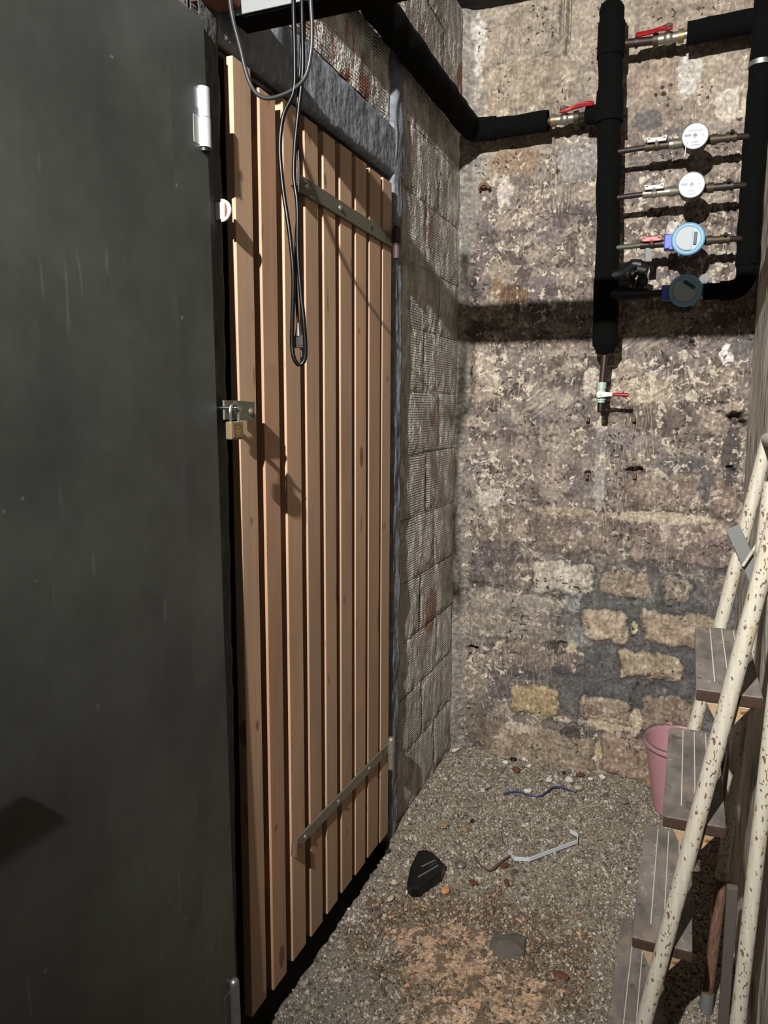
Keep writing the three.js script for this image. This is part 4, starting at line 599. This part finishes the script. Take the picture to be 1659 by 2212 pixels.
const CH = [ // kind, x, z, half sizes in mm, label
  ['white', 0.245, 0.072, 15, 9, 11, 'square white stone chip left of the brown shard by the back wall'], ['white', 0.338, 0.067, 9, 9, 8, 'small bright cube-like chip right of the brown shard'], ['white', 0.308, 0.016, 10, 9, 9, 'white chip against the foot of the back wall above the brown shard'], ['white', 0.429, 0.150, 17, 9, 14, 'angular grey white stone above the middle of the blue wire'],
  ['white', 0.500, 0.121, 24, 11, 16, 'largest white stone, above right end of the blue wire'], ['white', 0.613, 0.050, 15, 11, 11, 'bright white chip at wall foot left of the bucket'], ['white', 0.573, 0.075, 14, 6, 10, 'flat pale chip left of the bright chip at the wall foot'], ['white', 0.373, 0.262, 18, 9, 9, 'white chip lying across the blue wire'],
  ['white', 0.030, 0.040, 26, 8, 10, 'long white flake in the left corner of the gravel'], ['cream', 0.035, 0.640, 15, 7, 8, 'pale chip beside the brick wall foot'], ['cream', 0.064, 0.720, 16, 6, 9, 'pale flake just behind the black case'], ['cream', 0.113, 0.955, 14, 10, 12, 'pale rounded stone left of the black case'], ['cream', 0.129, 1.025, 10, 7, 20, 'long pale stone in front of the black case'], ['cream', 0.540, 0.165, 18, 8, 12, 'cream chip at the right end of the blue wire'],
  ['brown', 0.298, 0.118, 22, 11, 17, 'curved dark brown tile shard near the back wall'], ['brown', 0.535, 0.060, 24, 9, 13, 'reddish brick sliver at foot of the back wall'], ['tan', 0.785, 0.040, 34, 24, 24, 'brown stone lump at the wall foot beside the bucket'], ['grey', 0.700, 0.205, 26, 10, 22, 'flat grey slate piece left of the bucket base'], ['dark', 0.236, 0.540, 9, 8, 9, 'small black lump midway along the gravel'], ['dark', 0.473, 0.069, 9, 8, 8, 'small black lump at the wall foot'], ['dark', 0.035, 0.812, 12, 6, 7, 'black crumb at the corner of the slatted door'],
  ['orange', 0.264, 0.932, 20, 9, 15, 'orange brick fragment in front of the black case'], ['brown', 0.422, 0.827, 9, 7, 22, 'dark brown stick-like clod in the middle of the floor'], ['brown', 0.329, 0.865, 14, 7, 17, 'brown clod left of the stick-like clod'], ['brown', 0.627, 1.141, 28, 8, 12, 'dark wood splinter right of the sand patch'], ['brown', 0.395, 0.745, 22, 6, 14, 'brown leaf-like scrap at left end of the white strip'], ['tan', 0.155, 0.605, 18, 9, 18, 'dark brown clod near the brick wall'], ['tan', 0.226, 0.600, 16, 9, 16, 'brown clod right of the wall-side clod'],
];
CH.forEach(([k, x, z, a, b, c, label], i) => { const g = chip(100 + i * 7, a / 1000, b / 1000, c / 1000); g.rotateY(i * 1.3 * (['brown', 'tan', 'dark', 'grey'].includes(k) ? 1 : 0.4)); g.translate(x, b / 1000 * 0.7, z); solo({ white: 'stone_chip', cream: 'stone_chip', brown: 'brown_scrap', tan: 'clod', dark: 'black_crumb', grey: 'slate_piece', orange: 'brick_fragment' }[k], g, chipMats[k], label, { white: 'stone', cream: 'stone', brown: 'debris', tan: 'clod', dark: 'debris', grey: 'stone', orange: 'brick' }[k], [x, 0, z]); });
{ const g = chip(5, 0.062, 0.022, 0.050, 0.35), p = g.attributes.position; g.rotateY(0.5); g.translate(0.487, 0.004, 1.085); solo('concrete_lump', g, std(0x5c554e, 0.95), 'flat grey concrete lump set in the orange sand', 'lump', [0.487, 0, 1.085]); }
solo('rubber_ring', new THREE.TorusGeometry(0.011, 0.003, 8, 24).rotateX(-Math.PI / 2).translate(0.268, 0.008, 0.036), mBlack, 'small black rubber ring on gravel by the back wall', 'ring', [0.268, 0, 0.036]);
{ const g = lathe([[0, 0.012], [0.009, 0.011], [0.012, 0.006], [0.018, 0.004], [0.018, 0.001], [0, 0.001]], 20).translate(0.269, 0.002, 0.791); solo('metal_cap', g, mSteel, 'small dull metal cap on the gravel right of the black case', 'cap', [0.269, 0, 0.791]); }
solo('dry_twig', tube([[0.300, 0.008, 0.742], [0.335, 0.010, 0.785], [0.362, 0.008, 0.790], [0.385, 0.010, 0.735], [0.404, 0.008, 0.690]], 0.0032, 40, 7), std(0x5a4634, 0.95), 'curved brown twig left of the white strip', 'twig', [0.36, 0, 0.75]);
solo('dry_twig', tube([[0.326, 0.008, 0.543], [0.345, 0.010, 0.585], [0.362, 0.008, 0.631]], 0.0018, 24, 6), std(0x9c8c78, 0.95), 'thin pale straw behind the white strip', 'twig', [0.345, 0, 0.585]);
// gravel nobody could count
{
  const r = rng(77), N = 46000, g = new THREE.IcosahedronGeometry(1, 0), m = new THREE.InstancedMesh(g, new THREE.MeshStandardMaterial({ color: 0xffffff, roughness: 0.95, flatShading: false }), N), d = new THREE.Object3D(), c = new THREE.Color();
  const pal = [[0.26, 0.225, 0.17], [0.19, 0.16, 0.125], [0.38, 0.34, 0.27], [0.13, 0.11, 0.085], [0.24, 0.21, 0.165], [0.47, 0.435, 0.37], [0.08, 0.065, 0.05]];
  let i = 0; while (i < N) {
    const x = 0.005 + r() * (RX - 0.01), z = 0.01 + r() * 1.8, s = sandAt(x, z), dm = dirtAt(x, z), keep = 1 - 0.62 * s - 0.1 * dm; if (r() > keep) continue;
    if (x < 0.032 && z > 0.74 && z < 1.7) continue; const big = r() < 0.06 ? 1.7 : 1, a = (0.0020 + 0.0034 * r() * r()) * big; d.position.set(x, 0.006 * fbm(x * 7, z * 7, 3) - 0.004 + 0.004 * s + a * 0.15, z); d.rotation.set(r() * 6, r() * 6, r() * 6); d.scale.set(a * (0.8 + 1.2 * r()), a * (0.35 + 0.5 * r()), a * (0.7 + 0.6 * r())); d.updateMatrix(); m.setMatrixAt(i, d.matrix);
    const p = pal[Math.floor(r() * pal.length)], k = 0.8 + 0.4 * r(); c.setRGB(p[0] * k, p[1] * k * (1 - 0.06 * dm), p[2] * k * (1 - 0.16 * dm)); m.setColorAt(i, c); i++;
  }
  m.name = 'gravel'; m.castShadow = m.receiveShadow = true; m.userData = { kind: 'stuff', label: 'loose fine gravel covering the passage floor', category: 'gravel' }; scene.add(m);
}
// brown crumbs scattered round the sand
{
  const r = rng(41), N = 900, m = new THREE.InstancedMesh(chip(9, 1, 0.6, 0.8, 0.4), new THREE.MeshStandardMaterial({ color: 0xffffff, roughness: 0.95 }), N), d = new THREE.Object3D(), c = new THREE.Color(); let i = 0;
  while (i < N) {
    const x = 0.05 + r() * 0.75, z = 0.8 + r() * 0.75, dm = dirtAt(x, z), s = sandAt(x, z); if (r() > dm * (0.25 + 0.75 * ss(0.9, 0.3, s)) || fbm(x * 14, z * 14 + 30, 2) < -0.05) continue;
    const a = 0.003 + 0.008 * r() * r(); d.position.set(x, a * 0.2, z); d.rotation.set(r() * 0.6, r() * 6, r() * 0.6); d.scale.setScalar(a); d.updateMatrix(); m.setMatrixAt(i, d.matrix);
    const k = 0.6 + 0.7 * r(), o = r() < 0.25; c.setRGB((o ? 0.42 : 0.15) * k, (o ? 0.25 : 0.105) * k, (o ? 0.15 : 0.07) * k); m.setColorAt(i, c); i++;
  }
  m.name = 'dirt_crumbs'; m.castShadow = m.receiveShadow = true; m.userData = { kind: 'stuff', label: 'brown and orange dirt crumbs scattered round the sand patch', category: 'dirt' }; scene.add(m);
}
renderer.render(scene, camera);
